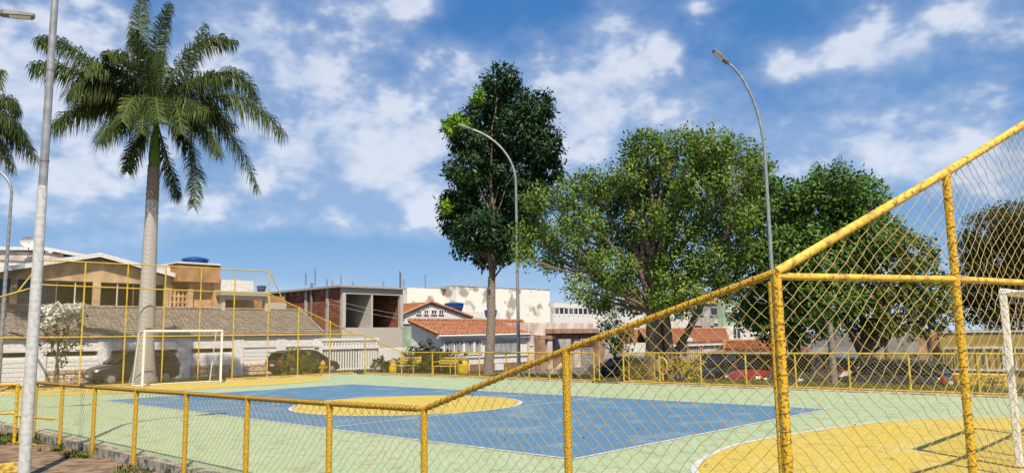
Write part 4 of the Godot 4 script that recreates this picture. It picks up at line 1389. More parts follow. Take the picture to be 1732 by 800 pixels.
	tank("roof_tank", "dark round water tank on the distant railed block", pu(1029, 512, -77.0), 0.7, 0.9, M.tank_dark)
	tank("roof_tank", "pale steel water tank on the distant railed block", pu(1054, 511, -77.0), 0.8, 0.75, M.white_paint)
	# ---- peach house with gates, seen past the broad tree trunk
	var e := thing("peach_house", "peach house with orange roof and twin bar gates behind the broad tree", "house")
	fu(e, "wall", M.peach, 1104, 577, 1232, 634, -29.0, 0.3, true)
	roof_slope_u(e, [1098, 578, 1234, 580, 1228, 559, 1082, 557], -28.7, -32.0, M.tile_red)
	for gx in [[1153, 1186], [1190, 1212]]:
		var gt := fu(e, "gate", M.brown_light, gx[0], 583, gx[1], 585, -28.9, 0.06)
		for k in 12:
			var x := lerpf(gx[0], gx[1], k / 11.0)
			fu(e, "gate_bar", M.pink, x - 0.5, 585, x + 0.5, 632, -28.9, 0.05)
	fu(e, "air_unit", M.white_paint, 1163, 571, 1172, 577, -28.2, 0.4)
	var mw := thing("mural_wall", "white wall painted with grey shapes behind the yellow gate post", "wall")
	fu(mw, "wall", M.white_wall, 1062, 580, 1102, 634, -28.0, 0.25, true)
	for p in [[1068, 604, 12, 5], [1092, 606, 9, 5], [1076, 618, 8, 7]]:   # painted shapes on the wall
		var bl := MB.new()
		var ctr := pu(p[0], p[1], -28.0)
		for k in 14:
			var r0 := 1.0 + 0.25 * sin(k * 2.3 + p[0])
			var r1 := 1.0 + 0.25 * sin(((k + 1) % 14) * 2.3 + p[0])
			var p0 := Vector3(-27.98, ctr.y + sin(TAU * k / 14.0) * p[3] * 0.03 * r0, ctr.z - cos(TAU * k / 14.0) * p[2] * 0.03 * r0)
			var p1 := Vector3(-27.98, ctr.y + sin(TAU * (k + 1) / 14.0) * p[3] * 0.03 * r1, ctr.z - cos(TAU * (k + 1) / 14.0) * p[2] * 0.03 * r1)
			bl.tri(Vector3(-27.98, ctr.y, ctr.z), p0, p1)
		obj("painted_shape", bl, M.tank_dark, mw)
	var ow := thing("orange_house", "orange wall with slatted white top between carport and broad tree", "building")
	fu(ow, "wall", M.tan_dark, 1062, 557, 1100, 600, -32.0, 0.8, true)
	fu(ow, "upper_wall", M.white_wall, 1050, 540, 1100, 557, -35.0, 0.8)
	# ---- grey flats and green house
	var f := thing("grey_flats", "grey apartment block with dark windows and yellow roof patch behind the peach house", "building")
	var FV := -42.0
	fu(f, "wall", M.grey_wall, 1172, 513, 1224, 600, FV, 1.0, true)
	fu(f, "wall", M.white_wall, 1130, 520, 1172, 600, FV - 0.5, 1.0, true)
	fu(f, "roof", M.yellow_wall, 1182, 506, 1226, 514, FV + 0.2, 1.4)
	for p in [[1178, 520, 1189, 532], [1202, 521, 1216, 533], [1172, 551, 1187, 560], [1202, 551, 1217, 561], [1142, 524, 1156, 535]]: window_u(f, p[0], p[1], p[2], p[3], FV if p[0] > 1160 else FV - 0.5, M.grey_wall, M.glass, 1)
	fu(f, "air_unit", M.white_paint, 1213, 540, 1220, 547, FV + 0.4, 0.35)
	var gh := thing("mint_house", "mint green house with white balcony beside the grey flats", "house")
	fu(gh, "wall", M.green_wall, 1224, 512, 1310, 560, -35.5, 0.6)
	fu(gh, "lower_wall", M.white_wall, 1224, 552, 1310, 600, -35.1, 0.9, true)
	fu(gh, "balcony", M.white_paint, 1236, 520, 1258, 528, -34.9, 0.5)
	window_u(gh, 1240, 556, 1252, 572, -35.1, M.white_paint, M.glass, 2)
	var bs := thing("brown_shed", "brown lean-to roof shed behind the parked red car", "shed")
	fv(bs, "wall", M.brown, 1228, 588, 1330, 632, 40.0, 3.0, true)
	roof_slope(bs, [1226, 590, 1332, 592, 1330, 581, 1226, 577], 39.2, 42.5, M.tile_red)
	# ---- right hand side, seen through the mesh
	var gs := thing("grey_shed", "long grey boundary wall behind the forked tree trunk", "wall")
	fv(gs, "wall", M.grey_wall, 1330, 588, 1466, 634, 47.0, 0.3, true)
	fv(gs, "wall", M.grey_wall, 1462, 563, 1562, 605, 46.0, 0.4, true)
	fv(gs, "base_band", M.yellow_wall, 1464, 599, 1592, 612, 44.0, 0.3)
	fv(gs, "lower_wall", M.brown, 1464, 611, 1592, 634, 44.0, 0.29, true)
	var pw := thing("peach_wall", "narrow peach gable wall beside the yellow house", "wall")
	fv(pw, "wall", M.peach, 1556, 561, 1592, 634, 43.0, 2.0, true)
	fv(pw, "pilaster", M.tan_dark, 1577, 561, 1580, 634, 42.9, 0.09, true)
	var y := thing("yellow_house", "yellow house with white barred windows beyond the right goal", "house")
	fv(y, "wall", M.yellow_wall, 1592, 561, 1860, 634, 42.0, 8.0, true)
	fv(y, "roof_edge", M.white_paint, 1590, 559, 1870, 561.5, 41.95, 8.1)
	for p in [[1600, 1622], [1640, 1698], [1722, 1760]]:
		window_v(y, p[0], 590, p[1], 624, 42.0, M.white_paint, M.yellow_wall, 2)
		for k in 5:
			var x := lerpf(p[0], p[1], (k + 0.5) / 5.0)
			fv(y, "grille_bar", M.yellow_wall, x - 0.45, 590, x + 0.45, 624, 41.84, 0.04)
	fv(y, "window_pane", M.shutter, 1641, 588, 1657, 599, 41.95, 0.1)

# ---------------------------------------------------------------- plants
func rdir() -> Vector3:
	var z := rng.randf_range(-1, 1)
	var a := rng.randf() * TAU
	var r := sqrt(1 - z * z)
	return Vector3(r * cos(a), z, r * sin(a))
func leaf(mb: MB, p: Vector3, d: Vector3, up: Vector3, ln: float, wd: float, outw: Vector3) -> void:
	var s := d.cross(up).normalized() * wd
	var nn := s.cross(d).normalized()
	var flip := nn.dot(outw) < 0
	if flip: nn = -nn
	nn = (nn * 0.8 + outw * 0.4).normalized()
	var m := p + d * ln * 0.45 + up * wd * 0.12
	var i := mb.vert(p, nn)
	mb.vert(m + s, nn); mb.vert(p + d * ln, nn); mb.vert(m - s, nn)
	if flip: mb.ix.append_array([i, i + 1, i + 2, i, i + 2, i + 3])
	else: mb.ix.append_array([i, i + 2, i + 1, i, i + 3, i + 2])
func crown(mb: MB, blobs: Array, per_m2: float, per_clump: int, clump: float, ln: float, wd: float, pal: Array, droop: float) -> void:
	# blobs: [centre, radii]; leaves sit in clumps on and inside each blob's surface
	for b in blobs:
		var c: Vector3 = b[0]
		var r: Vector3 = b[1]
		var cnt := int(per_m2 * 12.0 * pow(r.x * r.y * r.z, 0.6667))
		for k in cnt:
			var d := rdir()
			var at := c + d * r * (0.5 + 0.58 * sqrt(rng.randf()))
			var tone := rng.randf()
			var size := rng.randf_range(0.6, 1.25)
			for j in per_clump:
				var p := at + rdir() * clump * size * pow(rng.randf(), 0.5)
				var outw := (p - c).normalized()
				var ld := (outw * 0.55 + rdir() * 0.8 + Vector3(0, -droop, 0)).normalized()
				var up := (Vector3.UP * 0.6 + outw * 0.5 + rdir() * 0.6)
				up = (up - ld * up.dot(ld)).normalized()
				var t := clampf(tone * 0.7 + rng.randf() * 0.3, 0, 0.999) * (pal.size() - 1)
				var i0 := int(t)
				mb.col = (pal[i0] as Color).lerp(pal[i0 + 1], t - i0)
				leaf(mb, p, ld, up, ln * rng.randf_range(0.5, 1.5), wd * rng.randf_range(0.6, 1.35), outw)
	mb.col = Color(1, 1, 1)
func limb(mb: MB, a: Vector3, b: Vector3, r0: float, r1: float, bend: float, sides := 7) -> void:
	var pts := []
	var rad := []
	var off := rdir() * bend * a.distance_to(b)
	off.y = abs(off.y) * 0.3
	for k in 7:
		var t := k / 6.0
		pts.push_back(a.lerp(b, t) + off * sin(PI * t) + rdir() * bend * 0.12 * a.distance_to(b) * (0.0 if k == 0 or k == 6 else 1.0))
		rad.push_back(lerpf(r0, r1, t))
	mb.tube(pts, rad, sides, false)
func photo_blobs(list: Array, dist: float, spread: float, squash := 1.0, fill := 0.93) -> Array:
	var r := []
	var k := 0
	for q in list:
		var off := spread * sin(k * 2.39996) * (0.35 + 0.65 * fmod(k * 0.618, 1.0))
		if q.size() > 3: off = q[3]
		var c := pd(q[0], q[1], dist + off)
		var rm: float = q[2] * (dist + off) / F * fill
		r.push_back([c, Vector3(rm, rm * squash, rm)])
		k += 1
	return r
func tree(label: String, base: Vector3, fork: Vector3, blobs: Array, r0: float, bark: Material, leafm: Material, pal: Array, opt: Dictionary) -> Node3D:
	var t := thing("tree", label, "tree")
	var tr := MB.new()
	var pts := []
	var rad := []
	for k in 9:
		var s := k / 8.0
		pts.push_back(base.lerp(fork, s) + Vector3(sin(s * 5.0) * 0.05, 0, cos(s * 4.0) * 0.05) - Vector3(0, 0.3 if k == 0 else 0.0, 0))
		rad.push_back(r0 * (1.35 if k == 0 else lerpf(1.05, 0.75, s)))
	tr.tube(pts, rad, 12, false)
	obj("trunk", tr, bark, t)
	var lb := MB.new()
	for b in blobs:
		var c: Vector3 = b[0]
		var start := fork.lerp(Vector3(fork.x, max(fork.y, c.y - (Vector2(c.x - fork.x, c.z - fork.z).length()) * 0.9), fork.z), 0.5)
		if start.y > fork.y + 0.2: limb(lb, fork - Vector3(0, 0.3, 0), start, r0 * 0.5, r0 * 0.3, 0.04)
		else: start = fork - Vector3(0, 0.2, 0)
		limb(lb, start, c, r0 * 0.22, 0.02, 0.1)
		for k in 3:
			limb(lb, c.lerp(start, 0.25), c + rdir() * (b[1] as Vector3).x * 0.85, 0.03, 0.008, 0.12, 4)
	obj("branches", lb, opt.get("twig", bark), t)
	var cm := MB.new()
	crown(cm, blobs, opt.d, opt.n, opt.c, opt.l, opt.w, pal, opt.get("droop", 0.2))
	obj("crown", cm, leafm, t)
	return t
func frond(mb: MB, rib: MB, a: Vector3, c: Vector3, b: Vector3, wide: float, pal: Array, pairs: int) -> void:
	var last := a
	var pts := []
	var rad := []
	for k in 15:
		var t := k / 14.0
		pts.push_back(a.lerp(c, t).lerp(c.lerp(b, t), t))
		rad.push_back(lerpf(0.055, 0.008, pow(t, 0.6)))
	rib.tube(pts, rad, 5, false)
	var tone := rng.randf()
	for k in pairs:
		var t := 0.13 + 0.87 * (k + rng.randf() * 0.5) / pairs
		var p := a.lerp(c, t).lerp(c.lerp(b, t), t)
		var d := ((c - a).lerp(b - c, t)).normalized()
		var side := d.cross(Vector3.UP)
		if side.length() < 0.15: side = d.cross(Vector3.RIGHT)
		side = side.normalized()
		var up := side.cross(d)
		var ln := wide * (0.35 + 0.65 * sin(PI * clampf(t * 0.85 + 0.1, 0, 1))) * rng.randf_range(0.8, 1.15)
		for s in [-1.0, 1.0]:
			var lift := rng.randf_range(-0.8, 0.55)
			var ld: Vector3 = (side * float(s) * rng.randf_range(0.5, 1.0) + d * rng.randf_range(0.35, 0.8) + up * lift).normalized()
			var p1: Vector3 = p + ld * ln * 0.5 + Vector3(0, -0.1 * ln, 0)
			var p2: Vector3 = p + ld * ln * 0.75 + Vector3(0, -rng.randf_range(0.45, 0.8) * ln, 0)
			var ws := d * rng.randf_range(0.015, 0.027)
			mb.col = (pal[0] as Color).lerp(pal[1], clampf(tone * 0.5 + rng.randf() * 0.5, 0, 1))
			if rng.randf() < 0.05: mb.col = pal[2]
			var nn: Vector3 = (ld.cross(d) * s)
			if nn.y < 0: nn = -nn
			nn = nn.normalized()
			var i := mb.vert(p - ws * 0.6, nn)
			mb.vert(p + ws * 0.6, nn); mb.vert(p1 - ws, nn); mb.vert(p1 + ws, nn); mb.vert(p2, nn)
			if ((mb.v[i + 1] - mb.v[i]).cross(mb.v[i + 2] - mb.v[i])).dot(nn) < 0: mb.ix.append_array([i, i + 1, i + 2, i + 1, i + 3, i + 2, i + 2, i + 3, i + 4])
			else: mb.ix.append_array([i, i + 2, i + 1, i + 1, i + 2, i + 3, i + 2, i + 4, i + 3])
	mb.col = Color(1, 1, 1)
func make_palm(label: String, base: Vector3, dist: float, trunk_px: Array, r_scale: float, heart: Array, fronds: Array) -> void:
	var t := thing("palm_tree", label, "palm tree")
	var pts := []
	var rad := []
	# trunk with ring scars, thick at the foot
	var top := pd(trunk_px[0], trunk_px[1], dist)
	var neck := pd(trunk_px[2], trunk_px[3], dist)
	var n := 72
	for k in n + 1:
		var s := k / float(n)
		var p := base.lerp(top, s)
		pts.push_back(p)
		var r := lerpf(0.47, 0.36, s) + 0.42 * exp(-p.y * 1.3) + 0.05 * exp(-pow((s - 0.35) * 4.0, 2.0))
		rad.push_back((r + (0.022 if k % 2 else 0.0)) * r_scale)
	var low := MB.new()
	var cut := int(n * 0.86)
	low.tube(pts.slice(0, cut + 1), rad.slice(0, cut + 1), 16, false)
	obj("trunk", low, M.palm_trunk, t)
	var hi := MB.new()
	hi.tube(pts.slice(cut, n + 1), rad.slice(cut, n + 1), 16, false)
	for k in 26:   # ragged leaf bases
		var i := rng.randi_range(int(n * 0.86), n)
		var a := rng.randf() * TAU
		var o := Vector3(cos(a), 0, sin(a))
		hi.tube([pts[i] + o * 0.25 * r_scale, pts[i] + o * 0.36 * r_scale + Vector3(0, 0.12, 0)], [0.07, 0.02], 5)
	obj("upper_trunk", hi, M.palm_upper, t)
	var cs := MB.new()
	cs.tube([top - Vector3(0, 0.1, 0), top.lerp(neck, 0.3), top.lerp(neck, 0.75), neck, neck + (neck - top) * 0.35], [0.3 * r_scale, 0.36 * r_scale, 0.3 * r_scale, 0.2 * r_scale, 0.1 * r_scale], 14, false)
	obj("crownshaft", cs, M.crownshaft, t)
	var pal := [Color(0.035, 0.065, 0.02), Color(0.12, 0.16, 0.045), Color(0.26, 0.22, 0.09)]
	for f in fronds:
		var a := pd(heart[0] + f[5] * 0.12, heart[1] + f[6] * 0.05 if f.size() > 6 else heart[1], dist)
		var b := pd(f[2], f[3], dist + f[4])
		var mid := pd(f[0], f[1], dist + f[4] * 0.55)
		var c := mid * 2.0 - (a + b) * 0.5
		var lm := MB.new()
		var rm := MB.new()
		frond(lm, rm, a, c, b, f[5] * 1.25, pal, 230)
		var fr := obj("frond", lm, M.leaf, t)
		obj("rib", rm, M.crownshaft, fr)
	var sp := MB.new()
	sp.tube([neck, pd(heart[0] + 24, heart[1] - 225, dist)], [0.05, 0.02], 6)
	obj("spear_leaf", sp, M.crownshaft, t)
func tuft_mesh(h: float, n: int, pal: Array, spread: float) -> ArrayMesh:
	var mb := MB.new()
	for k in n:
		var a := rng.randf() * TAU
		var o := Vector3(cos(a), 0, sin(a))
		var p := o * rng.randf() * spread
		var s := o.cross(Vector3.UP) * 0.008
		mb.col = (pal[0] as Color).lerp(pal[1], rng.randf())
		var hh := h * rng.randf_range(0.5, 1.1)
		var lean := o * hh * rng.randf_range(0.1, 0.7)
		mb.tri(p - s, p + s, p + Vector3(0, hh * 0.6, 0) + lean * 0.4)
		mb.tri(p + s * 0.8 + Vector3(0, hh * 0.5, 0) + lean * 0.33, p - s * 0.8 + Vector3(0, hh * 0.5, 0) + lean * 0.33, p + Vector3(0, hh, 0) + lean)
	for i in mb.n.size(): mb.n[i] = (mb.n[i] * 0.3 + Vector3.UP).normalized()
	return mb.mesh(M.leaf)
func scatter(called: String, label: String, mesh: Mesh, spots: Array) -> void:
	var mm := MultiMesh.new()
	mm.transform_format = MultiMesh.TRANSFORM_3D
	mm.mesh = mesh
	mm.instance_count = spots.size()
	for k in spots.size():
		mm.set_instance_transform(k, Transform3D(Basis(Vector3.UP, rng.randf() * TAU).scaled(Vector3.ONE * rng.randf_range(0.6, 1.3)), spots[k]))
	var o := MultiMeshInstance3D.new()
	o.name = numbered(called)
	o.multimesh = mm
	add_child(o)
	tag(o, label, "grass", "", "stuff")
func shrub(called: String, label: String, base: Vector3, h: float, wide: float, pal: Array, d: float, l: float, w: float, stem := 0.35, group := "", category := "shrub") -> Node3D:
	var t := thing(called, label, category, base, 0.0, group)
	var lb := MB.new()
	var blobs := []
	for k in 7:
		var a := TAU * k / 7.0 + 0.4
		var c := Vector3(cos(a) * wide * 0.45, h * lerpf(stem + 0.12, 0.8, fmod(k * 0.618, 1.0)), sin(a) * wide * 0.45)
		blobs.push_back([c, Vector3(wide * 0.36, h * (1 - stem) * 0.34, wide * 0.36)])
		limb(lb, Vector3(0, -0.1, 0), c, 0.02 + h * 0.012, 0.008, 0.12, 5)
	blobs.push_back([Vector3(0, h * 0.8, 0), Vector3(wide * 0.35, h * 0.2, wide * 0.35)])
	obj("stems", lb, M.bark, t)
	var cm := MB.new()
	crown(cm, blobs, d, 12, 0.12, l, w, pal, 0.1)
	obj("foliage", cm, M.leaf, t)
	return t
func build_trees() -> void:
	# palms
	make_palm("tall royal palm with grey ringed trunk behind the white goal", Vector3(-33.7, -0.15, -12.85), 36.0, [259, 284, 262, 222], 0.66, [264, 206], [
		[235, 90, 245, -18, 0.5, 0.8], [262, 95, 285, 5, -1.0, 0.7], [318, 85, 396, 70, 0.3, 0.9], [300, 150, 345, 40, -1.2, 0.75], [372, 122, 436, 168, 0.9, 0.9], [385, 160, 480, 228, -0.5, 1.0],
		[360, 198, 438, 322, 0.8, 0.9], [322, 248, 326, 350, -0.6, 0.75], [286, 282, 302, 334, 0.4, 0.6], [228, 238, 214, 290, 0.5, 0.7], [165, 172, 76, 222, 0.2, 0.95], [150, 128, 55, 108, -0.7, 0.95],
		[145, 95, 64, 66, 0.8, 0.8], [196, 118, 140, 120, -1.6, 0.75], [215, 108, 180, 92, -2.0, 0.7], [300, 170, 350, 190, -2.2, 0.9], [232, 165, 205, 205, -2.2, 0.8], [330, 175, 395, 215, 1.8, 0.85], [275, 130, 262, 90, 1.6, 0.8], [250, 120, 228, 55, -0.8, 0.8], [190, 165, 130, 180, 1.4, 0.85], [248, 176, 238, 226, -2.4, 0.85], [290, 172, 306, 226, -2.6, 0.85], [262, 165, 268, 206, -2.9, 0.8], [320, 140, 380, 130, -1.6, 0.85], [180, 140, 112, 160, -1.2, 0.9], [330, 205, 372, 262, -1.5, 0.85], [205, 200, 165, 240, -1.4, 0.85]])
	make_palm("second royal palm reaching in beside the thin lamp pole", Vector3(-41.0, -0.3, -8.2), 41.8, [-62, 300, -60, 255], 0.85, [-58, 235], [
		[0, 168, 32, 196, -0.5, 0.7], [0, 208, 60, 268, 0.5, 0.95], [-20, 225, 22, 285, -0.6, 0.85], [-110, 170, -160, 190, 0.4, 0.8], [-60, 150, -50, 70, 0.3, 0.8], [-30, 165, 0, 120, 0.6, 0.8], [-120, 230, -170, 290, 0.2, 0.9], [-90, 180, -110, 110, -0.8, 0.8], [-75, 270, -95, 330, 0.6, 0.8], [-10, 190, 48, 238, -1.2, 0.85]])
	# dark columnar tree
	var b1 := pv(826, 636, 25.2); b1.y = -0.15
	var d1 := Vector2(b1.x, b1.z).length()
	var bl1 := photo_blobs([[848, 135, 32], [850, 170, 44], [905, 180, 36], [815, 200, 36], [880, 220, 52], [790, 235, 34], [835, 250, 52], [915, 240, 38], [925, 285, 32], [870, 290, 50], [790, 285, 38], [825, 325, 50], [895, 330, 40], [782, 330, 32], [775, 370, 34], [810, 385, 44], [860, 370, 44], [900, 375, 28], [785, 405, 28], [830, 420, 38], [865, 415, 26], [762, 350, 20]], d1, 1.6, 0.9, 0.82)
	var fork1 := pd(832, 468, d1)
	var t1 := tree("tall dark columnar tree with lime green shoots beside a curved lamp", b1, fork1, bl1, 0.24, M.bark_grey, M.leaf_gloss,
		[Color(0.015, 0.043, 0.018), Color(0.030, 0.069, 0.025), Color(0.056, 0.106, 0.037)], {"d": 9.0, "n": 28, "c": 0.4, "l": 0.23, "w": 0.05, "droop": 0.55, "twig": M.bark})
	var sh := MB.new()
	crown(sh, photo_blobs([[806, 161, 11, -1.3], [774, 209, 15, -1.2], [762, 214, 11, -1.4], [773, 290, 8, -1.2], [751, 350, 8, -0.8]], d1, 0.5), 22, 14, 0.16, 0.22, 0.05, [Color(0.13, 0.28, 0.02), Color(0.26, 0.4, 0.03)], 0.3)
	obj("young_shoots", sh, M.leaf, t1)
	# broad tree by the far fence
	var b2 := pv(1106, 648, 25.2); b2.y = -0.15
	var d2 := Vector2(b2.x, b2.z).length()
	var bl2 := photo_blobs([[1095, 262, 45], [1150, 250, 38], [1205, 252, 40], [1255, 260, 32], [1290, 284, 20], [1055, 297, 32], [1120, 312, 45], [1185, 312, 48], [1245, 324, 36], [1000, 312, 30], [965, 334, 32], [1025, 339, 38], [918, 339, 26], [895, 399, 28], [940, 399, 30], [985, 384, 36], [1040, 399, 38], [1095, 374, 40], [1150, 376, 44], [1215, 379, 42], [1262, 364, 28],
		[935, 439, 24], [985, 444, 34], [1035, 459, 40], [1090, 444, 38], [1145, 454, 42], [1205, 444, 42], [1250, 429, 30], [975, 489, 20], [1015, 504, 24], [1070, 504, 28], [1165, 499, 30], [1230, 484, 28], [1120, 504, 24], [1190, 282, 34], [1080, 334, 34], [888, 434, 16], [1270, 312, 16]], d2, 2.8, 0.84, 0.88)
	var t2 := tree("broad spreading tree with thick leaning trunks and yellowish green crown", b2, pd(1108, 520, d2), bl2, 0.4, M.bark, M.leaf,
		[Color(0.045, 0.095, 0.02), Color(0.1, 0.18, 0.03), Color(0.18, 0.25, 0.045), Color(0.29, 0.32, 0.075)], {"d": 10.5, "n": 32, "c": 0.42, "l": 0.13, "w": 0.042, "droop": 0.12})
	var st := MB.new()
	limb(st, pd(1136, 645, d2 - 0.3), pd(1122, 500, d2), 0.2, 0.14, 0.03, 10)
	limb(st, pd(1128, 628, d2 - 0.2), pd(1196, 500, d2 + 0.6), 0.17, 0.1, 0.04, 10)
	limb(st, pd(1108, 560, d2), pd(1070, 430, d2 - 0.4), 0.17, 0.06, 0.05, 8)
	limb(st, pd(1108, 540, d2), pd(1088, 330, d2), 0.16, 0.05, 0.06, 8)
	limb(st, pd(1112, 540, d2), pd(1160, 330, d2 + 0.5), 0.16, 0.05, 0.06, 8)
	obj("stem", st, M.bark, t2)
	# dense trees behind and to the right
	var b3 := pv(1340, 640, 31.0); b3.y = FAR_STREET
	var d3 := Vector2(b3.x, b3.z).length()
	tree("dense dark green tree behind the tall curved lamp", b3, pd(1345, 540, d3), photo_blobs([[1288, 345, 34], [1300, 395, 42], [1285, 450, 42], [1335, 345, 34], [1370, 338, 36], [1410, 318, 34], [1392, 292, 14], [1425, 296, 18], [1452, 335, 36], [1385, 385, 56], [1330, 430, 52], [1440, 385, 48], [1395, 445, 58], [1478, 352, 24], [1340, 495, 50], [1400, 510, 48], [1290, 515, 38], [1300, 548, 26], [1350, 545, 34], [1262, 535, 20], [1470, 400, 34], [1290, 312, 20], [1312, 330, 26]], d3, 2.0, 0.97, 0.95), 0.28, M.bark, M.leaf,
		[Color(0.045, 0.095, 0.022), Color(0.1, 0.19, 0.04), Color(0.18, 0.27, 0.06)], {"d": 6.5, "n": 24, "c": 0.42, "l": 0.19, "w": 0.055, "droop": 0.2})
	var b4 := pv(1464, 625, 33.0); b4.y = FAR_STREET
	var d4 := Vector2(b4.x, b4.z).length()
	var t4 := tree("olive green tree with forked trunk seen through the high mesh", b4, pd(1466, 596, d4), photo_blobs([[1470, 425, 38], [1515, 405, 32], [1548, 430, 30], [1500, 465, 46], [1555, 478, 36], [1450, 478, 42], [1420, 510, 34], [1520, 525, 40], [1562, 528, 30], [1470, 530, 40], [1585, 500, 22], [1445, 440, 26]], d4, 1.6), 0.3, M.bark, M.leaf,
		[Color(0.049, 0.077, 0.014), Color(0.119, 0.154, 0.025), Color(0.224, 0.238, 0.042)], {"d": 5.5, "n": 22, "c": 0.4, "l": 0.17, "w": 0.05})
	var st4 := MB.new()
	limb(st4, pd(1462, 606, d4), pd(1432, 545, d4), 0.2, 0.12, 0.03, 9)
	limb(st4, pd(1466, 606, d4), pd(1496, 530, d4), 0.2, 0.12, 0.03, 9)
	limb(st4, pd(1464, 600, d4), pd(1456, 500, d4 + 0.4), 0.17, 0.1, 0.03, 9)
	obj("stem", st4, M.bark, t4)
	var b5 := pv(1726, 630, 56.0); b5.y = FAR_STREET
	var d5 := Vector2(b5.x, b5.z).length()
	tree("brownish dark tree rising over the yellow house", b5, pd(1728, 560, d5), photo_blobs([[1675, 395, 36], [1715, 378, 32], [1755, 400, 50], [1645, 425, 26], [1690, 440, 46], [1650, 475, 34], [1700, 500, 46], [1750, 480, 50], [1620, 495, 22], [1645, 525, 22], [1690, 540, 22], [1800, 430, 60], [1610, 530, 14]], d5, 1.6), 0.24, M.bark, M.leaf,
		[Color(0.026, 0.036, 0.013), Color(0.058, 0.065, 0.021), Color(0.104, 0.104, 0.033)], {"d": 6.0, "n": 22, "c": 0.42, "l": 0.17, "w": 0.05})
	var b6 := pv(1574, 628, 37.0); b6.y = FAR_STREET
	tree("slender dark tree beside the peach gable wall", b6, pv(1574, 575, 37.0), photo_blobs([[1575, 535, 20], [1600, 555, 12], [1555, 552, 12], [1585, 515, 16]], Vector2(b6.x, b6.z).length(), 0.5), 0.1, M.bark, M.leaf,
		[Color(0.02, 0.035, 0.01), Color(0.05, 0.07, 0.015)], {"d": 4.0, "n": 12, "c": 0.35, "l": 0.18, "w": 0.05})
	var b7 := pv(1500, 628, 37.5); b7.y = FAR_STREET
	tree("slender tree standing against the long grey boundary wall", b7, pv(1500, 570, 37.5), photo_blobs([[1500, 540, 22], [1520, 555, 14], [1485, 552, 14]], Vector2(b7.x, b7.z).length(), 0.5), 0.1, M.bark, M.leaf,
		[Color(0.03, 0.05, 0.012), Color(0.07, 0.09, 0.018)], {"d": 4.0, "n": 12, "c": 0.35, "l": 0.18, "w": 0.05})
	# white-flowered small tree by the left fence
	var w := pu(92, 642, -35.0); w.y = -0.12
	var dw := Vector2(w.x, w.z).length()
	var wb := photo_blobs([[90, 545, 20], [120, 545, 22], [105, 565, 24], [85, 580, 18], [128, 575, 16], [105, 595, 18], [75, 555, 12], [135, 555, 12]], dw, 0.5)
	var wt := tree("small tree topped with white blossom behind the end fence", w, pd(94, 622, dw), wb, 0.1, M.bark, M.leaf, [Color(0.03, 0.045, 0.012), Color(0.09, 0.1, 0.03), Color(0.16, 0.14, 0.06)], {"d": 4.0, "n": 9, "c": 0.25, "l": 0.15, "w": 0.035})
	var fl := MB.new()
	crown(fl, photo_blobs([[78, 528, 7], [92, 523, 8], [108, 524, 8], [122, 524, 7], [134, 522, 7], [100, 537, 7], [128, 534, 6], [84, 545, 6], [118, 542, 5], [75, 552, 4]], dw - 0.4, 0.4), 40, 20, 0.1, 0.1, 0.05, [Color(0.62, 0.61, 0.56), Color(0.8, 0.79, 0.75)], 0.0)
	obj("blossom", fl, M.petal, wt)
	var w2 := pv(1040, 625, 32.0); w2.y = FAR_STREET
	var d2w := Vector2(w2.x, w2.z).length()
	var wt2 := tree("small tree with white blossom beside the carport", w2, pd(1040, 590, d2w), photo_blobs([[1030, 545, 16], [1045, 560, 18], [1055, 578, 16], [1025, 565, 14], [1040, 585, 14], [1062, 560, 10]], d2w, 0.5), 0.09, M.bark, M.leaf, [Color(0.02, 0.05, 0.012), Color(0.05, 0.1, 0.02)], {"d": 6.0, "n": 12, "c": 0.25, "l": 0.16, "w": 0.05})
	var f2 := MB.new()
	crown(f2, photo_blobs([[1022, 532, 6], [1035, 529, 6], [1046, 533, 6], [1014, 537, 5], [1030, 540, 5]], d2w, 0.3), 22, 14, 0.1, 0.09, 0.045, [Color(0.62, 0.61, 0.56), Color(0.8, 0.79, 0.75)], 0.0)
	obj("blossom", f2, M.petal, wt2)
	# thin grey trunk by the parked cars
	var tp := thing("bare_trunk", "slim bare grey trunk standing beside the white car", "tree")
	var tb := pv(1412, 650, 25.5); tb.y = -0.15
	var tm := MB.new()
	limb(tm, tb, pv(1404, 545, 25.5), 0.13, 0.09, 0.01, 9)
	obj("trunk", tm, M.bark_grey, tp)
	var tc := MB.new()
	crown(tc, photo_blobs([[1395, 535, 16], [1410, 520, 16], [1380, 525, 14]], Vector2(tb.x, tb.z).length(), 0.5), 5, 11, 0.3, 0.18, 0.06, [Color(0.03, 0.06, 0.015), Color(0.07, 0.12, 0.025)], 0.1)
	obj("crown", tc, M.leaf, tp)

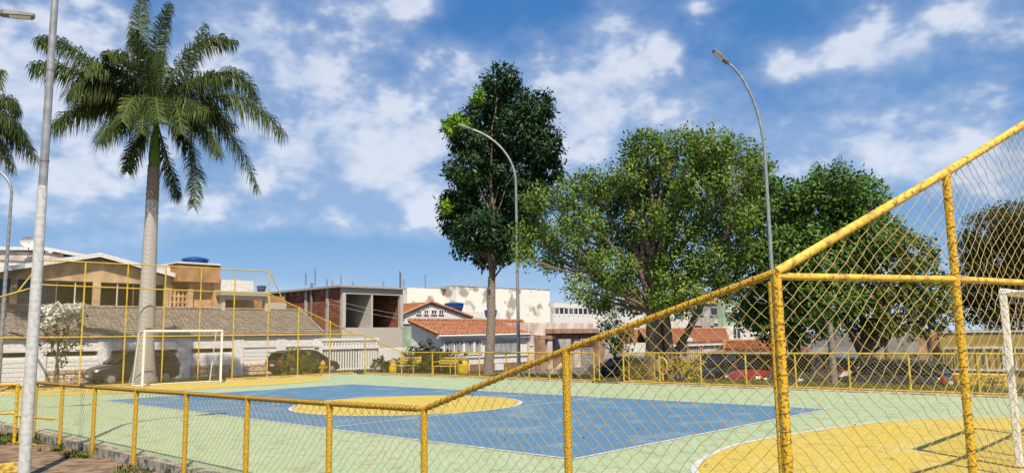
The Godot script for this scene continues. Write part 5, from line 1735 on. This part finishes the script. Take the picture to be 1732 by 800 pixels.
# ---------------------------------------------------------------- vehicles
func ring_at(x: float, yb: float, yt: float, hw: float, ex := 0.45, narrow := 1.0) -> Array:
	var r := []
	for k in 20:
		var a := TAU * k / 20.0
		var ca: float = sign(cos(a)) * pow(abs(cos(a)), ex)
		var sa: float = sign(sin(a)) * pow(abs(sin(a)), ex)
		r.push_back(Vector3(x, (yb + yt) * 0.5 + (yt - yb) * 0.5 * sa, -hw * ca * lerpf(1.0, narrow, (sa + 1) * 0.5)))
	return r
func make_car(label: String, at: Vector3, turn: float, paint: Material, kind: String) -> Node3D:
	var t := thing("parked_car", label, "car", at, turn, "cars parked round the court")
	var tall := 1.0 if kind == "hatch" else (1.13 if kind == "suv" else 1.05)
	var body := MB.new()
	var rs := []
	for q in [[-2.0, 0.42, 0.78, 0.62], [-1.96, 0.3, 0.92, 0.78], [-1.7, 0.22, 0.98, 0.85], [-1.0, 0.2, 0.99, 0.87], [0.0, 0.2, 0.97, 0.875], [0.85, 0.2, 0.95, 0.87], [1.3, 0.21, 0.88, 0.855], [1.7, 0.24, 0.79, 0.82], [1.93, 0.28, 0.7, 0.74], [2.03, 0.36, 0.6, 0.58]]:
		rs.push_back(ring_at(q[0], q[1], q[2] * tall, q[3], 0.42))
	body.rings(rs)
	body.fan(rs[rs.size() - 1])
	var back: Array = rs[0].duplicate(); back.reverse()
	body.fan(back)
	var bo := obj("body", body, paint, t)
	var cab := MB.new()
	var cs := []
	var st := [[-1.93, 0.97, 0.62], [-1.72, 1.3, 0.66], [-1.4, 1.42, 0.68], [-0.6, 1.47, 0.7], [0.1, 1.46, 0.7], [0.45, 1.38, 0.68], [0.85, 1.14, 0.66], [1.15, 0.95, 0.64]]
	for q in st: cs.push_back(ring_at(q[0], 0.8 * tall, q[1] * tall, 0.8, 0.4, q[2] / 0.8))
	cab.rings(cs)
	obj("windows", cab, M.glass, t)
	var roof := MB.new()
	var rr := []
	for q in st.slice(1, 6):
		var ring := []
		for k in 11:
			var a := PI * k / 10.0
			var ca: float = sign(cos(a)) * pow(abs(cos(a)), 0.4)
			ring.push_back(Vector3(q[0], q[1] * tall - 0.075 + 0.095 * pow(max(sin(a), 0.0), 0.5), -(q[2] + 0.035) * ca))
		rr.push_back(ring)
	roof.rings(rr, false)
	obj("roof", roof, paint, t)
	var pil := MB.new()
	for s in [-1.0, 1.0]:
		for q in [[1.12, 0.93, 0.8, 0.42, 1.37, 0.67], [-0.35, 0.95, 0.84, -0.4, 1.43, 0.71], [-1.45, 0.95, 0.84, -1.5, 1.36, 0.68], [-1.92, 0.95, 0.72, -1.7, 1.28, 0.64]]:
			pil.bar(Vector3(q[0], q[1] * tall, s * q[2]), Vector3(q[3], q[4] * tall, s * q[5]), 0.07, 0.05)
	obj("pillars", pil, paint, t)
	for x in [-1.25, 1.28]:
		for s in [-1.0, 1.0]:
			var w := MB.new()
			var z: float = s * 0.8
			var prof := []
			for q in [[0.18, -0.09], [0.29, -0.1], [0.315, -0.06], [0.315, 0.06], [0.29, 0.1], [0.18, 0.09]]:
				var ring := []
				for k in 20:
					var a := TAU * k / 20.0
					ring.push_back(Vector3(x + cos(a) * q[0], 0.315 + sin(a) * q[0], z + q[1]))
				prof.push_back(ring)
			w.rings(prof)
			var ty := obj("wheel", w, M.rubber, t)
			var rm := MB.new()
			var disc := []
			for k in 20: disc.push_back(Vector3(x + cos(TAU * k / 20.0) * 0.2, 0.315 + sin(TAU * k / 20.0) * 0.2, z + s * 0.085))
			if s < 0: disc.reverse()
			rm.fan(disc)
			for k in 5:
				var a := TAU * k / 5.0
				rm.bar(Vector3(x, 0.315, z + s * 0.1), Vector3(x + cos(a) * 0.19, 0.315 + sin(a) * 0.19, z + s * 0.1), 0.05, 0.03)
			obj("rim", rm, M.rim, ty)
			var ar := MB.new()
			var p := []
			for k in 13:
				var a := PI * k / 12.0
				p.push_back(Vector3(x + cos(a) * 0.37, 0.315 + sin(a) * 0.37, s * 0.872))
			ar.tube(p, [0.025], 6)
			obj("wheel_arch", ar, M.black, t)
	for s in [-1.0, 1.0]:
		var h := MB.new()
		h.cbox(Vector3(1.72, 0.56 * tall, min(s * 0.48, s * 0.76)), Vector3(1.95, 0.69 * tall, max(s * 0.48, s * 0.76)), 0.04)
		obj("headlight", h, M.headlight, t)
		var tl := MB.new()
		tl.cbox(Vector3(-2.0, 0.66 * tall, min(s * 0.56, s * 0.8)), Vector3(-1.88, 0.9 * tall, max(s * 0.56, s * 0.8)), 0.03)
		obj("tail_light", tl, M.tail, t)
		var mr := MB.new()
		mr.cbox(Vector3(0.72, 0.95 * tall, min(s * 0.86, s * 1.0)), Vector3(0.84, 1.07 * tall, max(s * 0.86, s * 1.0)), 0.03)
		obj("mirror", mr, paint, t)
		bx("door_handle", Vector3(-0.15, 0.84 * tall, s * 0.868 - 0.012), Vector3(0.05, 0.87 * tall, s * 0.868 + 0.02), M.black, t)
	bx("grille", Vector3(1.95, 0.36, -0.4), Vector3(2.045, 0.5, 0.4), M.black, t, 0.02)
	bx("number_plate", Vector3(2.04, 0.42, -0.2), Vector3(2.06, 0.53, 0.2), M.plate, t)
	bx("number_plate", Vector3(-2.03, 0.6, -0.2), Vector3(-2.0, 0.71, 0.2), M.plate, t)
	if kind == "hatch":
		bx("spoiler", Vector3(-1.98, 1.3, -0.6), Vector3(-1.62, 1.34, 0.6), paint, t, 0.015)
	return t
func car_paint(r: float, g: float, b: float) -> StandardMaterial3D:
	var m := mat(r, g, b, 0.35, T.soft, 1.0)
	m.clearcoat_enabled = true
	m.clearcoat = 0.6
	m.clearcoat_roughness = 0.1
	return m

# ---------------------------------------------------------------- small things
func bench(label: String, at: Vector3, turn: float) -> void:
	var b := thing("garden_bench", label, "bench", at, turn)
	for k in 4: bx("seat_slat", Vector3(-0.7, 0.42, -0.2 + k * 0.11), Vector3(0.7, 0.45, -0.11 + k * 0.11), M.bench_yellow, b, 0.008)
	for k in 3: bx("back_slat", Vector3(-0.7, 0.52 + k * 0.12, -0.26 - k * 0.02), Vector3(0.7, 0.61 + k * 0.12, -0.23 - k * 0.02), M.bench_yellow, b, 0.008)
	for s in [-1.0, 1.0]:
		pipe(b, "leg", Vector3(s * 0.6, 0, 0.2), Vector3(s * 0.6, 0.42, 0.18), 0.025, M.bench_yellow, 8)
		pipe(b, "leg", Vector3(s * 0.6, 0, -0.3), Vector3(s * 0.6, 0.9, -0.29), 0.025, M.bench_yellow, 8)
		pipe(b, "armrest", Vector3(s * 0.66, 0.62, 0.2), Vector3(s * 0.66, 0.64, -0.25), 0.02, M.bench_yellow, 8)
		pipe(b, "arm_post", Vector3(s * 0.66, 0.44, 0.19), Vector3(s * 0.66, 0.63, 0.19), 0.018, M.bench_yellow, 8)
func hooded_bin(label: String, at: Vector3, turn: float, s: float) -> void:
	var b := thing("litter_bin", label, "bin", at, turn)
	var m := MB.new()
	m.lathe(Vector3.ZERO, [[0.0, 0.0], [0.22 * s, 0.0], [0.33 * s, 0.14 * s], [0.36 * s, 0.45 * s], [0.32 * s, 0.78 * s], [0.25 * s, 0.98 * s], [0.2 * s, 1.0 * s]], 18)
	obj("body", m, M.bright_yellow, b)
	var h := MB.new()
	h.lathe(Vector3(0, 0.98 * s, 0), [[0.3 * s, 0.0], [0.3 * s, 0.03 * s], [0.2 * s, 0.14 * s], [0.05 * s, 0.24 * s], [0.0, 0.25 * s]], 18)
	obj("lid", h, M.brown_light, b)
	bx("opening", Vector3(-0.12 * s, 0.72 * s, 0.26 * s), Vector3(0.12 * s, 0.9 * s, 0.335 * s), M.black, b, 0.02)
func build_small() -> void:
	# cars
	make_car("black hatchback parked nose to the garage gates behind the palm trunk", Vector3(-39.8, STREET, -14.65), -PI / 2, car_paint(0.02, 0.018, 0.017), "suv")
	var c2 := pu(513, 630, -39.6)
	make_car("dark grey hatchback with rear spoiler behind the round yellow-green bush", Vector3(-39.6, STREET, c2.z), PI / 2, car_paint(0.035, 0.032, 0.03), "hatch")
	var c3 := pv(1040, 630, 31.2)
	make_car("dark navy car parked by the open gateway", Vector3(c3.x + 0.6, road_y(c3.x), c3.z), PI, car_paint(0.012, 0.022, 0.045), "hatch")
	var c4 := pv(1218, 630, 32.5)
	make_car("charcoal hatchback parked beside the yellow hedge", c4 * Vector3(1, 0, 1) + Vector3(0, FAR_STREET, 0), -PI / 2, car_paint(0.03, 0.03, 0.034), "suv")
	var c5 := pv(1292, 630, 31.2)
	make_car("red car parked behind the high mesh post", c5 * Vector3(1, 0, 1) + Vector3(0, FAR_STREET, 0), -PI / 2, car_paint(0.3, 0.025, 0.02), "suv")
	var c6 := pv(1360, 630, 30.2)
	make_car("dark grey car with pale roof under the dense tree", c6 * Vector3(1, 0, 1) + Vector3(0, FAR_STREET, 0), -PI / 2, car_paint(0.06, 0.06, 0.055), "suv")
	var c7 := pv(1436, 630, 33.5)
	make_car("white car parked beside the slim bare trunk", c7 * Vector3(1, 0, 1) + Vector3(0, FAR_STREET, 0), -PI / 2, car_paint(0.72, 0.72, 0.7), "hatch")
	var c8 := pv(1506, 630, 30.4)
	make_car("dull grey car before the long boundary wall", c8 * Vector3(1, 0, 1) + Vector3(0, FAR_STREET, 0), PI, car_paint(0.05, 0.05, 0.048), "hatch")
	# benches and bins behind the far fence
	var q := pv(688, 634, 24.2)
	bench("yellow slatted bench under the ragged leafy plant", Vector3(q.x, -0.06, q.z), 0.15)
	q = pv(752, 634, 24.4)
	bench("yellow slatted bench beside the hooded yellow bin", Vector3(q.x, -0.06, q.z), 0.0)
	q = pv(783, 634, 24.6)
	hooded_bin("rounded yellow litter bin with brown peaked hood beside a bench", Vector3(q.x, -0.07, q.z), 0.3, 0.78)
	q = pv(664, 634, 24.4)
	hooded_bin("small yellow litter bin among the dark arching leaves", Vector3(q.x, -0.07, q.z), -0.2, 0.6)
	# hydrant by the dark hatchback
	q = pu(545, 638, -33.6)
	var hy := thing("fire_hydrant", "short yellow fire hydrant in front of the dark grey hatchback", "hydrant", Vector3(-33.6, -0.06, q.z))
	var hm := MB.new()
	hm.lathe(Vector3.ZERO, [[0.0, 0.0], [0.17, 0.0], [0.17, 0.05], [0.12, 0.07], [0.11, 0.5], [0.15, 0.52], [0.15, 0.57]], 14)
	obj("barrel", hm, M.bright_yellow, hy)
	var hc := MB.new()
	hc.lathe(Vector3(0, 0.57, 0), [[0.13, 0.0], [0.11, 0.09], [0.05, 0.14], [0.04, 0.19], [0.0, 0.19]], 14)
	obj("cap", hc, M.bright_yellow, hy)
	for s in [-1.0, 1.0]: pipe(hy, "nozzle", Vector3(0, 0.4, 0), Vector3(0, 0.4, s * 0.22), 0.065, M.bright_yellow, 10)
	pipe(hy, "nozzle", Vector3(0, 0.36, 0), Vector3(0.2, 0.36, 0), 0.08, M.bright_yellow, 10)
	# sand heap and rubble
	for h in [[950, 30.0, 1.6, 1.15, "pale sand heap in front of the carport"], [905, 29.5, 1.3, 0.6, "low rubble heap beside the columnar tree"], [1003, 30.0, 1.3, 1.15, "pale rubble heap beside the navy car"]]:
		var hp := MB.new()
		var at := pv(h[0], 630, h[1])
		var rings_ := []
		for k in 9:
			var rr: float = h[2] * (1.0 - k / 8.0)
			var ring := []
			for j in 28:
				var a := TAU * j / 28.0
				var r2 := rr * (1 + 0.18 * sin(a * 3 + h[0]) + 0.06 * rng.randf())
				ring.push_back(Vector3(cos(a) * r2, h[3] * pow(k / 8.0, 1.3) * (1 + 0.07 * sin(a * 5.0)) - 0.02, -sin(a) * r2))
			rings_.push_back(ring)
		hp.rings(rings_)
		var o := obj("rubble_heap", hp, M.sand)
		o.position = Vector3(at.x, road_y(at.x), at.z)
		tag(o, h[4], "heap")
	# yellow block with black scrawl
	q = pv(1648, 640, 31.5)
	var bl := thing("graffiti_block", "yellow concrete bench block with black scrawled graffiti beside the yellow house", "bench", Vector3(q.x, FAR_STREET, q.z))
	bx("block", Vector3(-1.05, 0.34, -0.25), Vector3(1.05, 0.94, 0.25), M.bench_yellow, bl, 0.03)
	for x in [-0.75, 0.75]: bx("foot", Vector3(x - 0.2, 0, -0.2), Vector3(x + 0.2, 0.34, 0.2), M.concrete, bl)
	var gm := MB.new()
	for s in [[[-0.62, 0.35], [-0.6, 0.72]], [[-0.5, 0.35], [-0.5, 0.7]], [[-0.12, 0.7], [-0.28, 0.68], [-0.12, 0.52], [-0.3, 0.36], [-0.1, 0.38]], [[0.35, 0.72], [0.2, 0.62], [0.18, 0.45], [0.32, 0.38]], [[0.5, 0.38], [0.72, 0.7]], [[0.5, 0.68], [0.8, 0.4]], [[0.4, 0.55], [0.95, 0.56]], [[0.62, 0.4], [0.62, 0.72]]]:
		for k in s.size() - 1: gm.bar(Vector3(s[k][0], s[k][1] + 0.1, 0.252), Vector3(s[k + 1][0], s[k + 1][1] + 0.1, 0.252), 0.035, 0.006, Vector3(0, 0, 1))
	obj("scrawl", gm, M.black, bl)
	# yellow hoop by the broad tree
	q = pv(1122, 640, 24.4)
	var ho := thing("yellow_hoop", "small yellow hoop standing at the foot of the broad tree", "play hoop", Vector3(q.x, -0.06, q.z))
	var hp2 := []
	for k in 21: hp2.push_back(Vector3(cos(TAU * k / 20.0) * 0.2, 0.6 + sin(TAU * k / 20.0) * 0.3, 0))
	var hpm := MB.new()
	hpm.tube(hp2, [0.035], 8, false)
	obj("ring", hpm, M.bench_yellow, ho)
	pipe(ho, "stake", Vector3(0, 0, 0), Vector3(0, 0.32, 0), 0.04, M.bench_yellow, 8)
	# painted kerb ramp at the bottom left corner
	var kr := thing("kerb_ramp", "yellow-edged concrete ramp kerb beside the lamp pole foot", "kerb")
	var a := pg(-40, 770, 0.0); var b := pg(30, 782, 0.0)
	var km := MB.new()
	km.hexa([Vector3(a.x - 2, -0.2, b.z + 3.0), Vector3(b.x, -0.2, b.z + 3.0), Vector3(b.x, -0.2, b.z), Vector3(a.x - 2, -0.2, b.z)], [Vector3(a.x - 2, 0.0, b.z + 3.0), Vector3(b.x, 0.0, b.z + 3.0), Vector3(b.x, 0.0, b.z), Vector3(a.x - 2, 0.0, b.z)])
	obj("slab", km, M.walk, kr)
	bx("painted_edge", Vector3(b.x + 0.002, -0.13, b.z), Vector3(b.x + 0.05, 0.012, b.z + 3.0), M.bench_yellow, kr, 0.01)
	# shrubs
	var s1 := pu(505, 636, -34.4)
	shrub("round_bush", "round yellow-green bush hiding the dark grey hatchback", Vector3(-34.4, -0.1, s1.z), 1.35, 1.25, [Color(0.05, 0.07, 0.01), Color(0.14, 0.15, 0.02), Color(0.24, 0.2, 0.02)], 8, 0.12, 0.035, 0.08)
	var y1 := pv(1162, 640, 25.6)
	shrub("yellow_hedge", "bright yellow-leaved hedge clump right of the broad tree", Vector3(y1.x - 0.25, -0.1, y1.z), 0.95, 1.1, [Color(0.2, 0.17, 0.01), Color(0.5, 0.38, 0.02), Color(0.62, 0.48, 0.03)], 9, 0.11, 0.035, 0.3)
	var y2 := pv(1078, 640, 25.2)
	shrub("garden_shrub", "olive shrub in front of the painted white wall", Vector3(y2.x, -0.1, y2.z), 0.8, 0.9, [Color(0.04, 0.05, 0.01), Color(0.14, 0.14, 0.02), Color(0.25, 0.2, 0.03)], 8, 0.12, 0.04, 0.1)
	var y3 := pv(1098, 640, 25.0)
	shrub("garden_shrub", "low gold-tipped shrub against the broad tree trunk", Vector3(y3.x, -0.1, y3.z), 0.7, 0.7, [Color(0.05, 0.05, 0.01), Color(0.2, 0.17, 0.02), Color(0.34, 0.26, 0.03)], 8, 0.12, 0.04, 0.1)
	for k in 5:
		var xs: float = [712, 742, 760, 655, 722][k]
		var p := pv(xs, 634, [25.0, 25.2, 25.4, 25.0, 25.6][k])
		shrub("leafy_shrub", ["dark leafy shrub behind the slatted bench and ragged plant", "tangled shrub between the two benches", "dark shrub behind the hooded bin", "low dark shrub beside the white bar gate", "tall thin shrub before the terracotta house"][k], Vector3(p.x, -0.1, p.z), [1.3, 1.1, 1.2, 0.8, 1.7][k], [1.2, 1.1, 1.1, 1.2, 0.7][k], [Color(0.02, 0.035, 0.01), Color(0.06, 0.085, 0.02), Color(0.13, 0.13, 0.04)], 6, 0.15, 0.045, 0.1)
	# arching strap-leaved plants
	var k2 := 0
	for s in [[645, 24.8, 0.9, "arching strap-leaved plant beside the white bar gate"], [703, 25.2, 2.1, "tall ragged plant with drooping leaves before the white house corner"], [668, 25.4, 1.1, "arching dark-leaved plant above the small yellow bin"], [748, 25.6, 1.5, "arching dark-leaved plant above the second bench"]]:
		var p := pv(s[0], 634, s[1])
		var pt := thing("strap_plant", s[3], "plant", Vector3(p.x, -0.1, p.z))
		var sm := MB.new()
		var hgt: float = s[2]
		limb(sm, Vector3.ZERO, Vector3(0.05, hgt * 0.6, 0), 0.07, 0.05, 0.03, 7)
		obj("stem", sm, M.bark, pt)
		for j in 16:
			var lm := MB.new()
			var az := TAU * j / 16.0 + rng.randf()
			var o := Vector3(cos(az), 0, sin(az))
			var s0 := Vector3(0.05, hgt * rng.randf_range(0.35, 0.62), 0)
			var ln := rng.randf_range(0.6, 1.0)
			var side := o.cross(Vector3.UP)
			lm.col = Color(0.018, 0.035, 0.012).lerp(Color(0.07, 0.1, 0.03), rng.randf())
			var last := [s0 - side * 0.02, s0 + side * 0.02]
			for i in range(1, 7):
				var tt := i / 6.0
				var c := s0 + o * ln * tt + Vector3(0, ln * (0.9 * tt - 1.15 * tt * tt), 0)
				var wd := 0.055 * sin(PI * (0.15 + 0.85 * tt))
				var nx := [c - side * wd, c + side * wd]
				lm.quad(last[0], nx[0], nx[1], last[1])
				last = nx
			obj("leaf", lm, M.leaf, pt)
		k2 += 1
	# grass on the verges and weeds along the fence foot
	var spots := []
	for k in 9000:
		var x := rng.randf_range(-30.5, 3.0)
		var t := rng.randf()
		var z := 22.66 + t * 4.9
		if sin(x * 1.7) + sin(z * 2.3 + x) + rng.randf_range(-1.6, 1.6) < -0.6: continue
		if x > -17.6 and x < -16.2: continue
		spots.push_back(Vector3(x, -0.02 - 0.1 * t, -z))
	scatter("grass", "green and straw grass on the verge beyond the far fence", tuft_mesh(0.13, 16, [Color(0.1, 0.13, 0.03), Color(0.3, 0.26, 0.1)], 0.12), spots)
	spots = []
	for k in 4200:
		var x := rng.randf_range(-36.1, -32.5)
		var z := rng.randf_range(-4.0, 28.0)
		if sin(x * 2.7) + sin(z * 1.3 + x) + rng.randf_range(-1.4, 1.4) < 0.0: continue
		spots.push_back(Vector3(x, -0.1 + (x + 36.2) * 0.02, -z))
	scatter("grass", "dry grass on the bank behind the far goal", tuft_mesh(0.16, 14, [Color(0.07, 0.085, 0.02), Color(0.24, 0.19, 0.08)], 0.12), spots)
	spots = []
	for k in 420:
		var x := rng.randf_range(-18.5, -4.5)
		if sin(x * 2.1) + sin(x * 5.3) < 0.3: continue
		spots.push_back(Vector3(x, -0.13, -4.42 + rng.randf() * rng.randf() * 0.35))
	for k in 120: spots.push_back(Vector3(-17.2 + rng.randf_range(-0.9, 0.5), -0.13, -4.1 + rng.randf_range(-0.3, 0.3)))
	scatter("weeds", "weeds growing along the foot of the low near fence", tuft_mesh(0.13, 14, [Color(0.05, 0.09, 0.015), Color(0.17, 0.19, 0.05)], 0.08), spots)
	# stray leaves blown on the court
	var lf := MB.new()
	for k in 130:
		var x := rng.randf_range(-31, -3)
		var v := rng.randf_range(5.0, 22.0)
		lf.col = Color(0.12, 0.07, 0.03).lerp(Color(0.04, 0.03, 0.02), rng.randf())
		var d := Vector3(rng.randf_range(-1, 1), 0.05, rng.randf_range(-1, 1)).normalized()
		leaf(lf, Vector3(x, 0.022, -v), d, Vector3.UP, rng.randf_range(0.06, 0.13), 0.025, Vector3.UP)
	tag(obj("fallen_leaves", lf, M.leaf), "small dry leaves scattered over the painted court", "leaves", "", "stuff")
